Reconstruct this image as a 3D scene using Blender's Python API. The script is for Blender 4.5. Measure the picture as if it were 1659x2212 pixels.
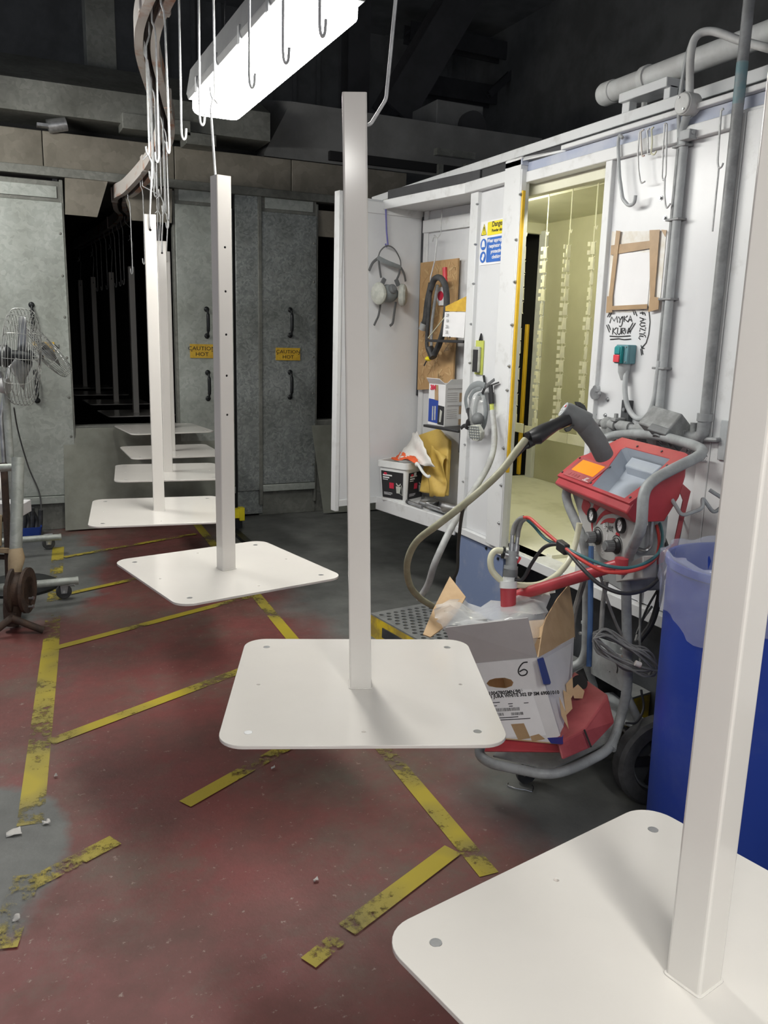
import bpy, math, random
from mathutils import Vector, Matrix
from mathutils.geometry import tessellate_polygon
random.seed(7)
for o in list(bpy.data.objects): bpy.data.objects.remove(o)
SC = bpy.context.scene
COL = SC.collection
V = Vector

# ------------------------------------------------------------------ camera
F_PX, CX, CY, CAM_H = 1790.0, 829.5, 1106.0, 1.5
PITCH, ROLL, YAW = math.radians(12.05), math.radians(1.5), math.radians(25.2)
FW = V((math.sin(YAW)*math.cos(PITCH), math.cos(YAW)*math.cos(PITCH), -math.sin(PITCH)))
R0 = V((math.cos(YAW), -math.sin(YAW), 0)); U0 = R0.cross(FW)
RT = R0*math.cos(ROLL)+U0*math.sin(ROLL); UP = -R0*math.sin(ROLL)+U0*math.cos(ROLL)
EYE = V((0, 0, CAM_H))
cd = bpy.data.cameras.new('camera'); cam = bpy.data.objects.new('camera', cd); COL.objects.link(cam)
cd.sensor_fit = 'HORIZONTAL'; cd.sensor_width = 36; cd.lens = F_PX/1659*36; cd.clip_start = .02; cd.clip_end = 100
cam.matrix_world = Matrix(((RT.x, UP.x, -FW.x, 0), (RT.y, UP.y, -FW.y, 0), (RT.z, UP.z, -FW.z, CAM_H), (0, 0, 0, 1)))
SC.camera = cam

# ------------------------------------------------------------------ world, exposure
w = bpy.data.worlds.new('world'); SC.world = w; w.use_nodes = True
bg = w.node_tree.nodes['Background']; bg.inputs[0].default_value = (.80, .87, 1.0, 1); bg.inputs[1].default_value = WORLD_S = .18
SC.view_settings.view_transform = 'Standard'; SC.view_settings.look = 'None'
SC.view_settings.exposure = 0.45; SC.view_settings.gamma = 1.0; SC.view_settings.use_curve_mapping = False
LAMP_EMIT = 31.0; BOOTH_EMIT = 46.0

# ------------------------------------------------------------------ measuring helpers: a line of sight met with a plane of the building
def ray(u, v): return FW+RT*((u-CX)/F_PX)-UP*((v-CY)/F_PX)
def P(u, v, x=None, y=None, z=None, d=None):
    r = ray(u, v)
    t = x/r.x if x is not None else y/r.y if y is not None else (z-CAM_H)/r.z if z is not None else d
    return EYE+r*t
def PL(u, v, pt, n):
    r = ray(u, v); return EYE+r*((pt-EYE).dot(n)/r.dot(n))

# ------------------------------------------------------------------ materials
MATS = {}
def mat(name, col, rough=.5, metal=0, col2=None, scale=6, lo=.4, hi=.6, bump=0, bscale=80, spec=.5, emit=0, ecol=None, alpha=1, trans=0, vary=.06, coat=0):
    m = bpy.data.materials.new(name); m.use_nodes = True; MATS[name] = m
    nt = m.node_tree; b = nt.nodes['Principled BSDF']; L = nt.links
    b.inputs['Roughness'].default_value = rough; b.inputs['Metallic'].default_value = metal
    b.inputs['Specular IOR Level'].default_value = spec; b.inputs['Alpha'].default_value = alpha
    b.inputs['Transmission Weight'].default_value = trans; b.inputs['Coat Weight'].default_value = coat
    c1 = (*col, 1); c2 = (*(col2 if col2 else [x*(1-vary*2) for x in col]), 1)
    tc = nt.nodes.new('ShaderNodeTexCoord'); nz = nt.nodes.new('ShaderNodeTexNoise')
    nz.inputs['Scale'].default_value = scale; nz.inputs['Detail'].default_value = 6; nz.inputs['Roughness'].default_value = .62
    L.new(tc.outputs['Object'], nz.inputs['Vector'])
    rp = nt.nodes.new('ShaderNodeValToRGB'); rp.color_ramp.elements[0].position = lo; rp.color_ramp.elements[1].position = hi
    rp.color_ramp.elements[0].color = c1; rp.color_ramp.elements[1].color = c2
    L.new(nz.outputs['Fac'], rp.inputs['Fac']); L.new(rp.outputs['Color'], b.inputs['Base Color'])
    if bump:
        n2 = nt.nodes.new('ShaderNodeTexNoise'); n2.inputs['Scale'].default_value = bscale; n2.inputs['Detail'].default_value = 4
        L.new(tc.outputs['Object'], n2.inputs['Vector'])
        bp = nt.nodes.new('ShaderNodeBump'); bp.inputs['Strength'].default_value = bump; bp.inputs['Distance'].default_value = .01
        L.new(n2.outputs['Fac'], bp.inputs['Height']); L.new(bp.outputs['Normal'], b.inputs['Normal'])
    if emit:
        b.inputs['Emission Color'].default_value = (*(ecol or col), 1); b.inputs['Emission Strength'].default_value = emit
    return m
def galv(name, c1, c2, sc=26, rough=.46, metal=.65, stain=.5):
    m = mat(name, c1, rough, metal); nt = m.node_tree; L = nt.links; b = nt.nodes['Principled BSDF']
    tc = nt.nodes['Texture Coordinate']; rp = nt.nodes['Color Ramp']
    vo = nt.nodes.new('ShaderNodeTexVoronoi'); vo.inputs['Scale'].default_value = sc
    n3 = nt.nodes.new('ShaderNodeTexNoise'); n3.inputs['Scale'].default_value = 9
    mx0 = nt.nodes.new('ShaderNodeMixRGB'); mx0.inputs[0].default_value = .12
    L.new(tc.outputs['Object'], n3.inputs['Vector']); L.new(tc.outputs['Object'], mx0.inputs[1]); L.new(n3.outputs['Color'], mx0.inputs[2])
    L.new(mx0.outputs[0], vo.inputs['Vector'])
    r2 = nt.nodes.new('ShaderNodeValToRGB'); r2.color_ramp.elements[0].color = (*c1, 1); r2.color_ramp.elements[1].color = (*c2, 1)
    sp = nt.nodes.new('ShaderNodeSeparateColor'); L.new(vo.outputs['Color'], sp.inputs[0]); L.new(sp.outputs[0], r2.inputs['Fac'])
    nb = nt.nodes['Noise Texture']; nb.inputs['Scale'].default_value = 1.7
    rp.color_ramp.elements[0].color = (1, 1, 1, 1); rp.color_ramp.elements[1].color = (stain, stain, stain*.95, 1)
    rp.color_ramp.elements[0].position = .38; rp.color_ramp.elements[1].position = .68
    mx = nt.nodes.new('ShaderNodeMixRGB'); mx.blend_type = 'MULTIPLY'; mx.inputs[0].default_value = 1
    L.new(r2.outputs[0], mx.inputs[1]); L.new(rp.outputs[0], mx.inputs[2]); L.new(mx.outputs[0], b.inputs['Base Color'])
    return m
mat('powder_white', (.72, .69, .65), .13, vary=.01)
mat('hole_dark', (.02, .02, .02), .9)
mat('steel_wire', (.60, .61, .61), .45, .2, col2=(.46, .465, .47), scale=30)
mat('steel', (.50, .51, .52), .35, .8, col2=(.33, .33, .34), scale=14)
mat('steel_dark', (.10, .105, .11), .5, .6, col2=(.05, .05, .055), scale=14)
mat('cast_black', (.018, .02, .022), .42, .3)
mat('track_paint', (.62, .58, .54), .5, .1, col2=(.50, .26, .17), scale=5, lo=.50, hi=.62)
mat('track_slot', (.03, .02, .018), .9)
galv('galv', (.40, .43, .40), (.50, .53, .50), 46, .5, .30, .62)
galv('galv_dark', (.21, .215, .195), (.27, .275, .25), 40, .55, .25)
galv('galv_brown', (.23, .21, .17), (.29, .265, .22), 16, .6, .2)
galv('galv_spangle', (.26, .285, .285), (.44, .465, .46), 70, .45, .35)
galv('oven_foil', (.012, .012, .013), (.13, .13, .135), 60, .35, .6)
mat('oven_black', (.010, .010, .011), .8)
mat('sheet_olive', (.30, .31, .265), .5, .25, col2=(.22, .225, .19), scale=3)
mat('caution_yellow', (.72, .46, .04), .5, col2=(.60, .36, .03), scale=20)
mat('ink', (.02, .02, .022), .7)
mat('dark_steelwork', (.06, .06, .065), .7, col2=(.045, .045, .048), scale=3)
mat('dark_cladding', (.22, .22, .215), .75, col2=(.16, .16, .155), scale=2)
mat('booth_white', (.70, .71, .725), .30, col2=(.62, .63, .645), scale=2.2, lo=.5, hi=.75)
mat('booth_trim', (.70, .71, .715), .38, col2=(.54, .54, .53), scale=9, lo=.55, hi=.72)
mat('booth_blue', (.17, .22, .36), .5, col2=(.28, .31, .40), scale=7, lo=.5, hi=.72)
mat('fascia_blue', (.36, .40, .52), .5, col2=(.45, .48, .56), scale=6)
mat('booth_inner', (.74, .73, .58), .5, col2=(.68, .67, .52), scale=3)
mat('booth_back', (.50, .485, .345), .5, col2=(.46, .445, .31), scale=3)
mat('booth_floor', (.80, .79, .66), .6, col2=(.66, .65, .52), scale=8, lo=.5, hi=.75)
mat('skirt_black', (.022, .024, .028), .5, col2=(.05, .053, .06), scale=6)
mat('yellow_strip', (.80, .50, .03), .45)
mat('pipe_grey', (.42, .44, .45), .5, col2=(.34, .355, .365), scale=12)
mat('pipe_dark', (.30, .31, .315), .5, col2=(.20, .205, .21), scale=14)
mat('pipe_white', (.62, .63, .62), .55, col2=(.50, .50, .49), scale=6)
mat('dust_grey', (.30, .31, .31), .7, col2=(.20, .205, .205), scale=20)
mat('pipe_teal', (.17, .29, .32), .5, col2=(.28, .31, .32), scale=14)
mat('chrome', (.75, .75, .76), .15, 1)
mat('red_paint', (.47, .055, .068), .36, col2=(.40, .045, .055), scale=8)
mat('red_dusty', (.40, .085, .092), .5, col2=(.29, .05, .055), scale=5)
mat('tray_grey', (.40, .44, .50), .42, col2=(.36, .40, .46), scale=5)
mat('lcd', (.90, .25, .01), .3, emit=.35, ecol=(1, .22, .0))
mat('panel_grey', (.44, .44, .43), .45, col2=(.40, .40, .39), scale=5)
mat('frame_grey', (.36, .38, .39), .48, col2=(.27, .285, .29), scale=16)
mat('black_plastic', (.022, .022, .024), .42)
mat('rubber', (.035, .036, .038), .7, col2=(.07, .07, .072), scale=12)
mat('grey_plastic', (.17, .18, .185), .55, col2=(.13, .135, .14), scale=10)
mat('white_plastic', (.80, .81, .80), .4)
mat('hose_cream', (.36, .35, .25), .5, col2=(.29, .28, .19), scale=20)
mat('hose_clear', (.68, .67, .50), .35)
mat('hose_grey', (.40, .41, .41), .5, col2=(.30, .30, .30), scale=16)
mat('cable_black', (.03, .03, .033), .5)
mat('cable_grey', (.22, .22, .215), .6, col2=(.16, .16, .155), scale=20)
mat('tube_red', (.62, .06, .05), .4); mat('tube_teal', (.045, .16, .18), .4); mat('tube_blue', (.04, .10, .24), .5)
mat('card_white', (.74, .735, .74), .6, col2=(.66, .655, .66), scale=4)
mat('card_grey', (.46, .44, .44), .65, col2=(.42, .40, .40), scale=4)
mat('card_brown', (.55, .38, .22), .75, col2=(.46, .31, .17), scale=7)
mat('card_blue', (.02, .06, .33), .45)
mat('tape_brown', (.43, .29, .16), .4, col2=(.36, .24, .13), scale=9)
mat('paper', (.82, .82, .83), .7, vary=.02)
mat('paper_stain', (.70, .66, .58), .7, col2=(.80, .79, .76), scale=16)
mat('bin_blue', (.016, .05, .33), .42, col2=(.06, .10, .36), scale=4, lo=.5, hi=.8, bump=.05, bscale=30)
mat('teal_box', (.13, .29, .33), .5); mat('teal_button', (.02, .27, .28), .4); mat('red_button', (.72, .06, .08), .4)
mat('sign_blue', (.03, .15, .55), .4); mat('sign_yellow', (.90, .76, .02), .4); mat('sign_red', (.62, .03, .07), .4)
mat('chip_a', (.52, .33, .155), .7, col2=(.44, .27, .12), scale=14, lo=.35, hi=.7)
mat('chip_b', (.60, .41, .21), .7, col2=(.52, .34, .16), scale=20)
mat('yellow_bag', (.62, .43, .10), .6, col2=(.52, .34, .07), scale=5, bump=.4, bscale=14)
mat('glove_orange', (.85, .13, .03), .6)
mat('cloth_white', (.82, .80, .76), .8, bump=.3, bscale=30)
mat('purple_wire', (.16, .15, .42), .5)
mat('mask_grey', (.24, .26, .27), .55, col2=(.18, .20, .205), scale=10)
mat('mask_filter', (.50, .51, .46), .6, col2=(.40, .41, .37), scale=30)
mat('strap_grey', (.13, .135, .14), .75)
mat('lime', (.55, .60, .12), .5)
mat('rust', (.085, .052, .036), .75, .2, col2=(.045, .032, .026), scale=10, bump=.3)
mat('wood_raw', (.45, .35, .22), .75, col2=(.36, .27, .16), scale=12)
mat('lamp_body', (.30, .31, .31), .6)
mat('lamp_glow', (1, 1, .97), .5, emit=LAMP_EMIT, ecol=(1.0, .985, .93))
mat('booth_glow', (1, 1, .8), .5, emit=BOOTH_EMIT, ecol=(1.0, .98, .76))
mat('grate_grey', (.20, .21, .21), .5, .3, col2=(.28, .285, .28), scale=10)
mat('grate_yellow', (.70, .50, .02), .5, col2=(.35, .25, .05), scale=10)
mat('coat_hanger', (.90, .88, .74), .5)
mat('debris', (.62, .60, .57), .8)
mat('cable_fan', (.10, .10, .10), .6)
for nm, al, ro, cc in (('film', .50, .12, (.86, .87, .88)), ('film_liner', .26, .15, (.72, .76, .92)), ('visor', .30, .08, (.8, .83, .82))):
    mat(nm, cc, ro, alpha=al, bump=.5 if nm != 'visor' else 0, bscale=18, spec=.8)
MATS['wire_guard'] = mat('wire_guard', (.42, .43, .41), .42, .5)

def floor_material():
    m = bpy.data.materials.new('floor_paint'); m.use_nodes = True; MATS['floor_paint'] = m
    nt = m.node_tree; L = nt.links; b = nt.nodes['Principled BSDF']; tc = nt.nodes.new('ShaderNodeTexCoord')
    def noise(s, d=8, r=.65):
        n = nt.nodes.new('ShaderNodeTexNoise'); n.inputs['Scale'].default_value = s; n.inputs['Detail'].default_value = d; n.inputs['Roughness'].default_value = r
        L.new(tc.outputs['Object'], n.inputs['Vector']); return n
    def ramp(src, p0, p1, c0=(0, 0, 0, 1), c1=(1, 1, 1, 1)):
        r = nt.nodes.new('ShaderNodeValToRGB'); r.color_ramp.elements[0].position = p0; r.color_ramp.elements[1].position = p1
        r.color_ramp.elements[0].color = c0; r.color_ramp.elements[1].color = c1; L.new(src, r.inputs[0]); return r
    def mix(f, a, c):
        x = nt.nodes.new('ShaderNodeMixRGB'); L.new(f, x.inputs[0])
        for i, q in ((1, a), (2, c)):
            if isinstance(q, tuple): x.inputs[i].default_value = (*q, 1)
            else: L.new(q, x.inputs[i])
        return x.outputs[0]
    red = mix(ramp(noise(3).outputs[0], .38, .66).outputs[0], (.195, .056, .053), (.118, .053, .044))
    dirt = mix(ramp(noise(1.3, 12, .72).outputs[0], .49, .66).outputs[0], red, (.135, .104, .082))
    chips = mix(ramp(noise(38, 6, .72).outputs[0], .62, .67).outputs[0], dirt, (.31, .23, .205))
    chips = mix(ramp(noise(11, 8, .75).outputs[0], .63, .70).outputs[0], chips, (.205, .15, .13))
    # bare grey concrete where the red coat ends: along the oven and booth, and the worn patch by the rack
    sx = nt.nodes.new('ShaderNodeSeparateXYZ'); L.new(tc.outputs['Object'], sx.inputs[0])
    def math_(op, a, c=None):
        n = nt.nodes.new('ShaderNodeMath'); n.operation = op
        for i, q in ((0, a), (1, c)):
            if q is None: continue
            if isinstance(q, (int, float)): n.inputs[i].default_value = q
            else: L.new(q, n.inputs[i])
        return n.outputs[0]
    wob = math_('MULTIPLY', math_('SUBTRACT', noise(2.2).outputs[0], .5), .7)
    xw = math_('ADD', sx.outputs[0], wob)
    g1 = ramp(math_('ADD', xw, math_('MULTIPLY', sx.outputs[1], .05)), 0, 1).outputs[0]
    right = ramp(math_('SUBTRACT', xw, .95), .30, .62).outputs[0]
    conc = mix(ramp(noise(5).outputs[0], .35, .7).outputs[0], (.165, .17, .162), (.10, .102, .10))
    a = mix(right, chips, conc)
    def blob(cx, cy, rx, ry):
        q = math_('ADD', math_('POWER', math_('ABSOLUTE', math_('MULTIPLY', math_('SUBTRACT', sx.outputs[0], cx), 1/rx)), 2.0), math_('POWER', math_('ABSOLUTE', math_('MULTIPLY', math_('SUBTRACT', sx.outputs[1], cy), 1/ry)), 2.0))
        return ramp(math_('ADD', q, math_('MULTIPLY', wob, 2.6)), .70, 1.15, (1, 1, 1, 1), (0, 0, 0, 1)).outputs[0]
    a2 = mix(blob(-.10, 2.42, .22, .42), a, conc); a2 = mix(blob(.0, 5.6, .62, 1.35), a2, conc)
    L.new(a2, b.inputs['Base Color'])
    rr = ramp(noise(6).outputs[0], .3, .7, (.38, .38, .38, 1), (.62, .62, .62, 1)); L.new(rr.outputs[0], b.inputs['Roughness'])
    bp = nt.nodes.new('ShaderNodeBump'); bp.inputs['Strength'].default_value = .12; bp.inputs['Distance'].default_value = .01
    L.new(noise(40).outputs[0], bp.inputs['Height']); L.new(bp.outputs[0], b.inputs['Normal'])
floor_material()
def line_material(name, worn):
    m = bpy.data.materials.new(name); m.use_nodes = True; MATS[name] = m
    nt = m.node_tree; L = nt.links; b = nt.nodes['Principled BSDF']; tc = nt.nodes.new('ShaderNodeTexCoord')
    b.inputs['Base Color'].default_value = (.52, .40, .03, 1); b.inputs['Roughness'].default_value = .5
    n = nt.nodes.new('ShaderNodeTexNoise'); n.inputs['Scale'].default_value = 26; n.inputs['Detail'].default_value = 10; n.inputs['Roughness'].default_value = .8
    n2 = nt.nodes.new('ShaderNodeTexNoise'); n2.inputs['Scale'].default_value = 3
    L.new(tc.outputs['Object'], n.inputs['Vector']); L.new(tc.outputs['Object'], n2.inputs['Vector'])
    ad = nt.nodes.new('ShaderNodeMath'); ad.operation = 'ADD'; L.new(n.outputs[0], ad.inputs[0]); L.new(n2.outputs[0], ad.inputs[1])
    r = nt.nodes.new('ShaderNodeValToRGB'); r.color_ramp.elements[0].position = .47+worn; r.color_ramp.elements[1].position = .52+worn
    hf = nt.nodes.new('ShaderNodeMath'); hf.operation = 'MULTIPLY'; hf.inputs[1].default_value = .5
    L.new(ad.outputs[0], hf.inputs[0]); L.new(hf.outputs[0], r.inputs[0])
    r.color_ramp.elements[0].color = (1, 1, 1, 1); r.color_ramp.elements[1].color = (.0, .0, .0, 1)
    L.new(r.outputs[0], b.inputs['Alpha'])
    rc = nt.nodes.new('ShaderNodeValToRGB'); rc.color_ramp.elements[0].color = (.44, .35, .03, 1); rc.color_ramp.elements[1].color = (.21, .18, .06, 1)
    rc.color_ramp.elements[0].position = .4; rc.color_ramp.elements[1].position = .65
    L.new(n2.outputs[0], rc.inputs[0]); L.new(rc.outputs[0], b.inputs['Base Color'])
line_material('line_fresh', .05); line_material('line_worn', .008)

# ------------------------------------------------------------------ mesh builder
WO = {}
def frame(o, ex, ey, ez=None):
    ex = V(ex).normalized(); ey = V(ey).normalized(); ez = ex.cross(ey) if ez is None else V(ez)
    return Matrix(((ex.x, ey.x, ez.x, o[0]), (ex.y, ey.y, ez.y, o[1]), (ex.z, ey.z, ez.z, o[2]), (0, 0, 0, 1)))
def cat_rom(pts, n=6):
    p = [V(q) for q in pts]
    if len(p) < 3: return p
    q = [p[0]*2-p[1]]+p+[p[-1]*2-p[-2]]; out = []
    for i in range(1, len(q)-2):
        for k in range(n):
            t = k/n; a, b, c, d = q[i-1:i+3]
            out.append(.5*((2*b)+(c-a)*t+(2*a-5*b+4*c-d)*t*t+(3*b-a-3*c+d)*t**3))
    return out+[p[-1]]
def fillet(pts, r, n=5):
    p = [V(q) for q in pts]; out = [p[0]]
    for i in range(1, len(p)-1):
        a = (p[i-1]-p[i]); b = (p[i+1]-p[i]); k = min(r, a.length*.49, b.length*.49)
        s, e = p[i]+a.normalized()*k, p[i]+b.normalized()*k
        for j in range(n+1):
            t = j/n; out.append((1-t)**2*s+2*t*(1-t)*p[i]+t*t*e)
    return out+[p[-1]]
def circ(cx, cy, r, n=12): return [(cx+r*math.cos(2*math.pi*i/n), cy+r*math.sin(2*math.pi*i/n)) for i in range(n)]
def rrect(x0, x1, y0, y1, r, n=5):
    o = []
    for cx, cy, a in ((x1-r, y0+r, -90), (x1-r, y1-r, 0), (x0+r, y1-r, 90), (x0+r, y0+r, 180)):
        for i in range(n+1):
            t = math.radians(a+90*i/n); o.append((cx+r*math.cos(t), cy+r*math.sin(t)))
    return o
class G:
    def __init__(s): s.v = []; s.f = []; s.m = []; s.k = 0
    def mat(s, k): s.k = k; return s
    def add(s, v, f, M=None):
        n = len(s.v)
        s.v += [(M @ V(q)) if M else V(q) for q in v]
        s.f += [tuple(i+n for i in q) for q in f]; s.m += [s.k]*len(f); return s
    def box(s, x0, x1, y0, y1, z0, z1, M=None):
        v = [(x, y, z) for z in (z0, z1) for y in (y0, y1) for x in (x0, x1)]
        return s.hexa(v, M)
    def hexa(s, v, M=None):   # order: x fastest, then y, then z
        return s.add(v, [(0, 2, 3, 1), (4, 5, 7, 6), (0, 1, 5, 4), (2, 6, 7, 3), (0, 4, 6, 2), (1, 3, 7, 5)], M)
    def tube(s, pts, r, n=8, closed=False, cap=True, M=None, squash=None):
        p = [V(q) for q in pts]; m = len(p); rs = r if isinstance(r, (list, tuple)) else [r]*m
        T = []
        for i in range(m):
            a = p[i-1] if (i > 0 or closed) else p[i]; b = p[(i+1) % m] if (i < m-1 or closed) else p[i]
            t = (b-a); T.append(t.normalized() if t.length > 1e-9 else V((0, 0, 1)))
        N = T[0].orthogonal().normalized() if squash is None else (V(squash)-T[0]*V(squash).dot(T[0])).normalized()
        v = []
        for i in range(m):
            N = (N-T[i]*N.dot(T[i])).normalized(); B = T[i].cross(N)
            sq = 1 if squash is None else .25
            for k in range(n):
                a = 2*math.pi*k/n; v.append(p[i]+(N*math.cos(a)*sq+B*math.sin(a))*rs[i])
        f = []
        for i in range(m if closed else m-1):
            for k in range(n):
                a, b = i*n+k, i*n+(k+1) % n; c, d = ((i+1) % m)*n+(k+1) % n, ((i+1) % m)*n+k; f.append((a, b, c, d))
        if cap and not closed: f += [tuple(range(n-1, -1, -1)), tuple(range((m-1)*n, m*n))]
        return s.add(v, f, M)
    def cyl(s, a, b, r, n=14, r2=None, M=None): return s.tube([a, b], [r, r if r2 is None else r2], n, M=M)
    def lathe(s, prof, n=24, M=None, a0=0, a1=2*math.pi):
        full = abs(a1-a0-2*math.pi) < 1e-6; k = n if full else n+1; v = []
        for r, z in prof:
            for i in range(k):
                a = a0+(a1-a0)*i/n; v.append((r*math.cos(a), r*math.sin(a), z))
        f = []
        for j in range(len(prof)-1):
            for i in range(n):
                i2 = (i+1) % k if full else i+1
                f.append((j*k+i, j*k+i2, (j+1)*k+i2, (j+1)*k+i))
        if full and prof[0][0] > 1e-6: f.append(tuple(range(k-1, -1, -1)))
        if full and prof[-1][0] > 1e-6: f.append(tuple(range((len(prof)-1)*k, len(prof)*k)))
        return s.add(v, f, M)
    def plate(s, outer, z0, z1, holes=(), M=None):
        loops = [list(outer)]+[list(h) for h in holes]
        tri = tessellate_polygon([[V((q[0], q[1], 0)) for q in l] for l in loops])
        fl = [q for l in loops for q in l]; n = len(fl)
        v = [(q[0], q[1], z0) for q in fl]+[(q[0], q[1], z1) for q in fl]; f = []
        for t in tri:
            a, b, c = [V(fl[i]) for i in t]
            if (b-a).cross(c-a) < 0: t = (t[0], t[2], t[1])
            f.append(tuple(i+n for i in t)); f.append((t[2], t[1], t[0]))
        k = 0
        for li, l in enumerate(loops):
            ar = sum(l[i-1][0]*l[i][1]-l[i][0]*l[i-1][1] for i in range(len(l)))
            for i in range(len(l)):
                a, b = k+i, k+(i+1) % len(l)
                q = (a, b, b+n, a+n); f.append(q if (ar > 0) == (li == 0) else q[::-1])
            k += len(l)
        return s.add(v, f, M)
    def face(s, pts, M=None): return s.add(pts, [tuple(range(len(pts)))], M)
    def slab(s, quad, th):    # a sheet from 3D corner points with real thickness
        q = [V(p) for p in quad]; n = (q[1]-q[0]).cross(q[-1]-q[0]).normalized()*th; k = len(q)
        f = [tuple(range(k)), tuple(range(2*k-1, k-1, -1))]+[(i+k, (i+1) % k+k, (i+1) % k, i) for i in range(k)]
        return s.add(q+[p-n for p in q], [x[::-1] for x in f])
    def ball(s, c, r, n=12, sc=(1, 1, 1), M=None):
        v = []; f = []; h = n//2
        for j in range(h+1):
            t = math.pi*j/h
            for i in range(n):
                a = 2*math.pi*i/n; v.append((c[0]+r*sc[0]*math.sin(t)*math.cos(a), c[1]+r*sc[1]*math.sin(t)*math.sin(a), c[2]+r*sc[2]*math.cos(t)))
        for j in range(h):
            for i in range(n): f.append((j*n+i, (j+1)*n+i, (j+1)*n+(i+1) % n, j*n+(i+1) % n))
        return s.add(v, f, M)
    def grid(s, pts, nu, nv, th=0):    # pts row-major nv rows of nu
        f = [(j*nu+i, j*nu+i+1, (j+1)*nu+i+1, (j+1)*nu+i) for j in range(nv-1) for i in range(nu-1)]
        return s.add(pts, f)
    def text(s, txt, size, M, align='CENTER', sx=1, bold=0):
        c = bpy.data.curves.new('t', 'FONT'); c.body = txt; c.size = size; c.align_x = align; c.resolution_u = 2; c.offset = bold
        o = bpy.data.objects.new('t', c); COL.objects.link(o)
        me = o.to_mesh(); vv = [(q.co.x*sx, q.co.y, q.co.z) for q in me.vertices]; ff = [tuple(p.vertices) for p in me.polygons]
        o.to_mesh_clear(); bpy.data.objects.remove(o); bpy.data.curves.remove(c)
        return s.add(vv, ff, M)
    def stroke(s, pts, wd, M=None):    # a marker stroke lying flat in a frame's xy plane
        q = [V((*p[:2], 0)) for p in pts]; v = []; f = []
        for i in range(len(q)):
            t = (q[min(i+1, len(q)-1)]-q[max(i-1, 0)]); t = t.normalized() if t.length else V((1, 0, 0)); n = V((-t.y, t.x, 0))*wd/2
            v += [q[i]+n, q[i]-n]
        for i in range(len(q)-1): f.append((2*i, 2*i+1, 2*i+3, 2*i+2))
        return s.add(v, f, M)
    def obj(s, name, mats, parent=None, label=None, cat=None, group=None, kind=None, smooth=38, bevel=0, at=None, subsurf=0):
        mats = [mats] if isinstance(mats, str) else mats
        lo = V((min(q.x for q in s.v), min(q.y for q in s.v), min(q.z for q in s.v))); hi = V((max(q.x for q in s.v), max(q.y for q in s.v), max(q.z for q in s.v)))
        o_ = V(at) if at is not None else V(((lo.x+hi.x)/2, (lo.y+hi.y)/2, lo.z))
        me = bpy.data.meshes.new(name); me.from_pydata([q-o_ for q in s.v], [], s.f)
        for m in mats: me.materials.append(MATS[m])
        me.polygons.foreach_set('material_index', s.m)
        if smooth:
            me.polygons.foreach_set('use_smooth', [True]*len(me.polygons)); me.set_sharp_from_angle(angle=math.radians(smooth))
        me.update()
        o = bpy.data.objects.new(name, me); COL.objects.link(o); WO[o.name] = o_
        if parent: o.parent = parent; o.location = o_-WO[parent.name]
        else: o.location = o_
        if bevel:
            b = o.modifiers.new('bevel', 'BEVEL'); b.width = bevel; b.segments = 2; b.limit_method = 'ANGLE'
        if subsurf:
            b = o.modifiers.new('sub', 'SUBSURF'); b.levels = subsurf; b.render_levels = subsurf
        tag(o, label, cat, group, kind); return o
def tag(o, label=None, cat=None, group=None, kind=None):
    if label: o['label'] = label
    if cat: o['category'] = cat
    if group: o['group'] = group
    if kind: o['kind'] = kind
def thing(name, label, cat, at, group=None, kind=None):
    o = bpy.data.objects.new(name, None); COL.objects.link(o); o.location = V(at); WO[o.name] = V(at); o.empty_display_size = .1
    tag(o, label, cat, group, kind); return o
def copy_tree(o, parent=None, label=None):
    c = o.copy(); COL.objects.link(c); WO[c.name] = WO[o.name]
    if parent: c.parent = parent
    for ch in [x for x in bpy.data.objects if x.parent == o]: copy_tree(ch, c)
    if label: c['label'] = label
    return c
def bx(x0, x1, y0, y1, z0, z1): return G().box(x0, x1, y0, y1, z0, z1)
def tb(pts, r, n=8, **k): return G().tube(pts, r, n, **k)
# ================================================================== THE BUILDING
fl = G().box(-3.5, 5.5, -3.5, 13.5, -.05, 0).obj('floor', 'floor_paint', kind='structure', smooth=0, at=(0, 0, 0))
def line(a, b, wd, m, n=1):
    a, b = V((*a, 0)), V((*b, 0)); d = (b-a).normalized(); s = V((-d.y, d.x, 0))*wd/2
    g = G().slab([V((q.x, q.y, .0016+.0004*len(fl.children))) for q in (a-s, b-s, b+s, a+s)], .0003)
    return g.obj('marking_line', m, fl, smooth=0, at=(0, 0, 0))
line((.012, 2.52), (.160, 4.02), .078, 'line_fresh'); line((.160, 4.02), (.33, 6.0), .075, 'line_worn')
line((1.38, 6.45), (1.19, 1.76), .062, 'line_fresh')
line((.17, 4.02), (1.26, 4.47), .05, 'line_fresh'); line((.10, 3.05), (1.22, 3.58), .055, 'line_fresh')
line((.47, 2.45), (1.14, 2.83), .055, 'line_worn'); line((.0, 2.215), (.24, 2.335), .06, 'line_worn'); line((-.075, 1.98), (-.005, 2.26), .075, 'line_worn')
line((.60, 1.64), (.70, 1.69), .05, 'line_worn'); line((.73, 1.71), (1.15, 1.90), .06, 'line_fresh')
line((.345, 5.70), (1.30, 6.07), .045, 'line_worn'); line((.26, 4.85), (.9, 5.12), .045, 'line_worn')

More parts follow.
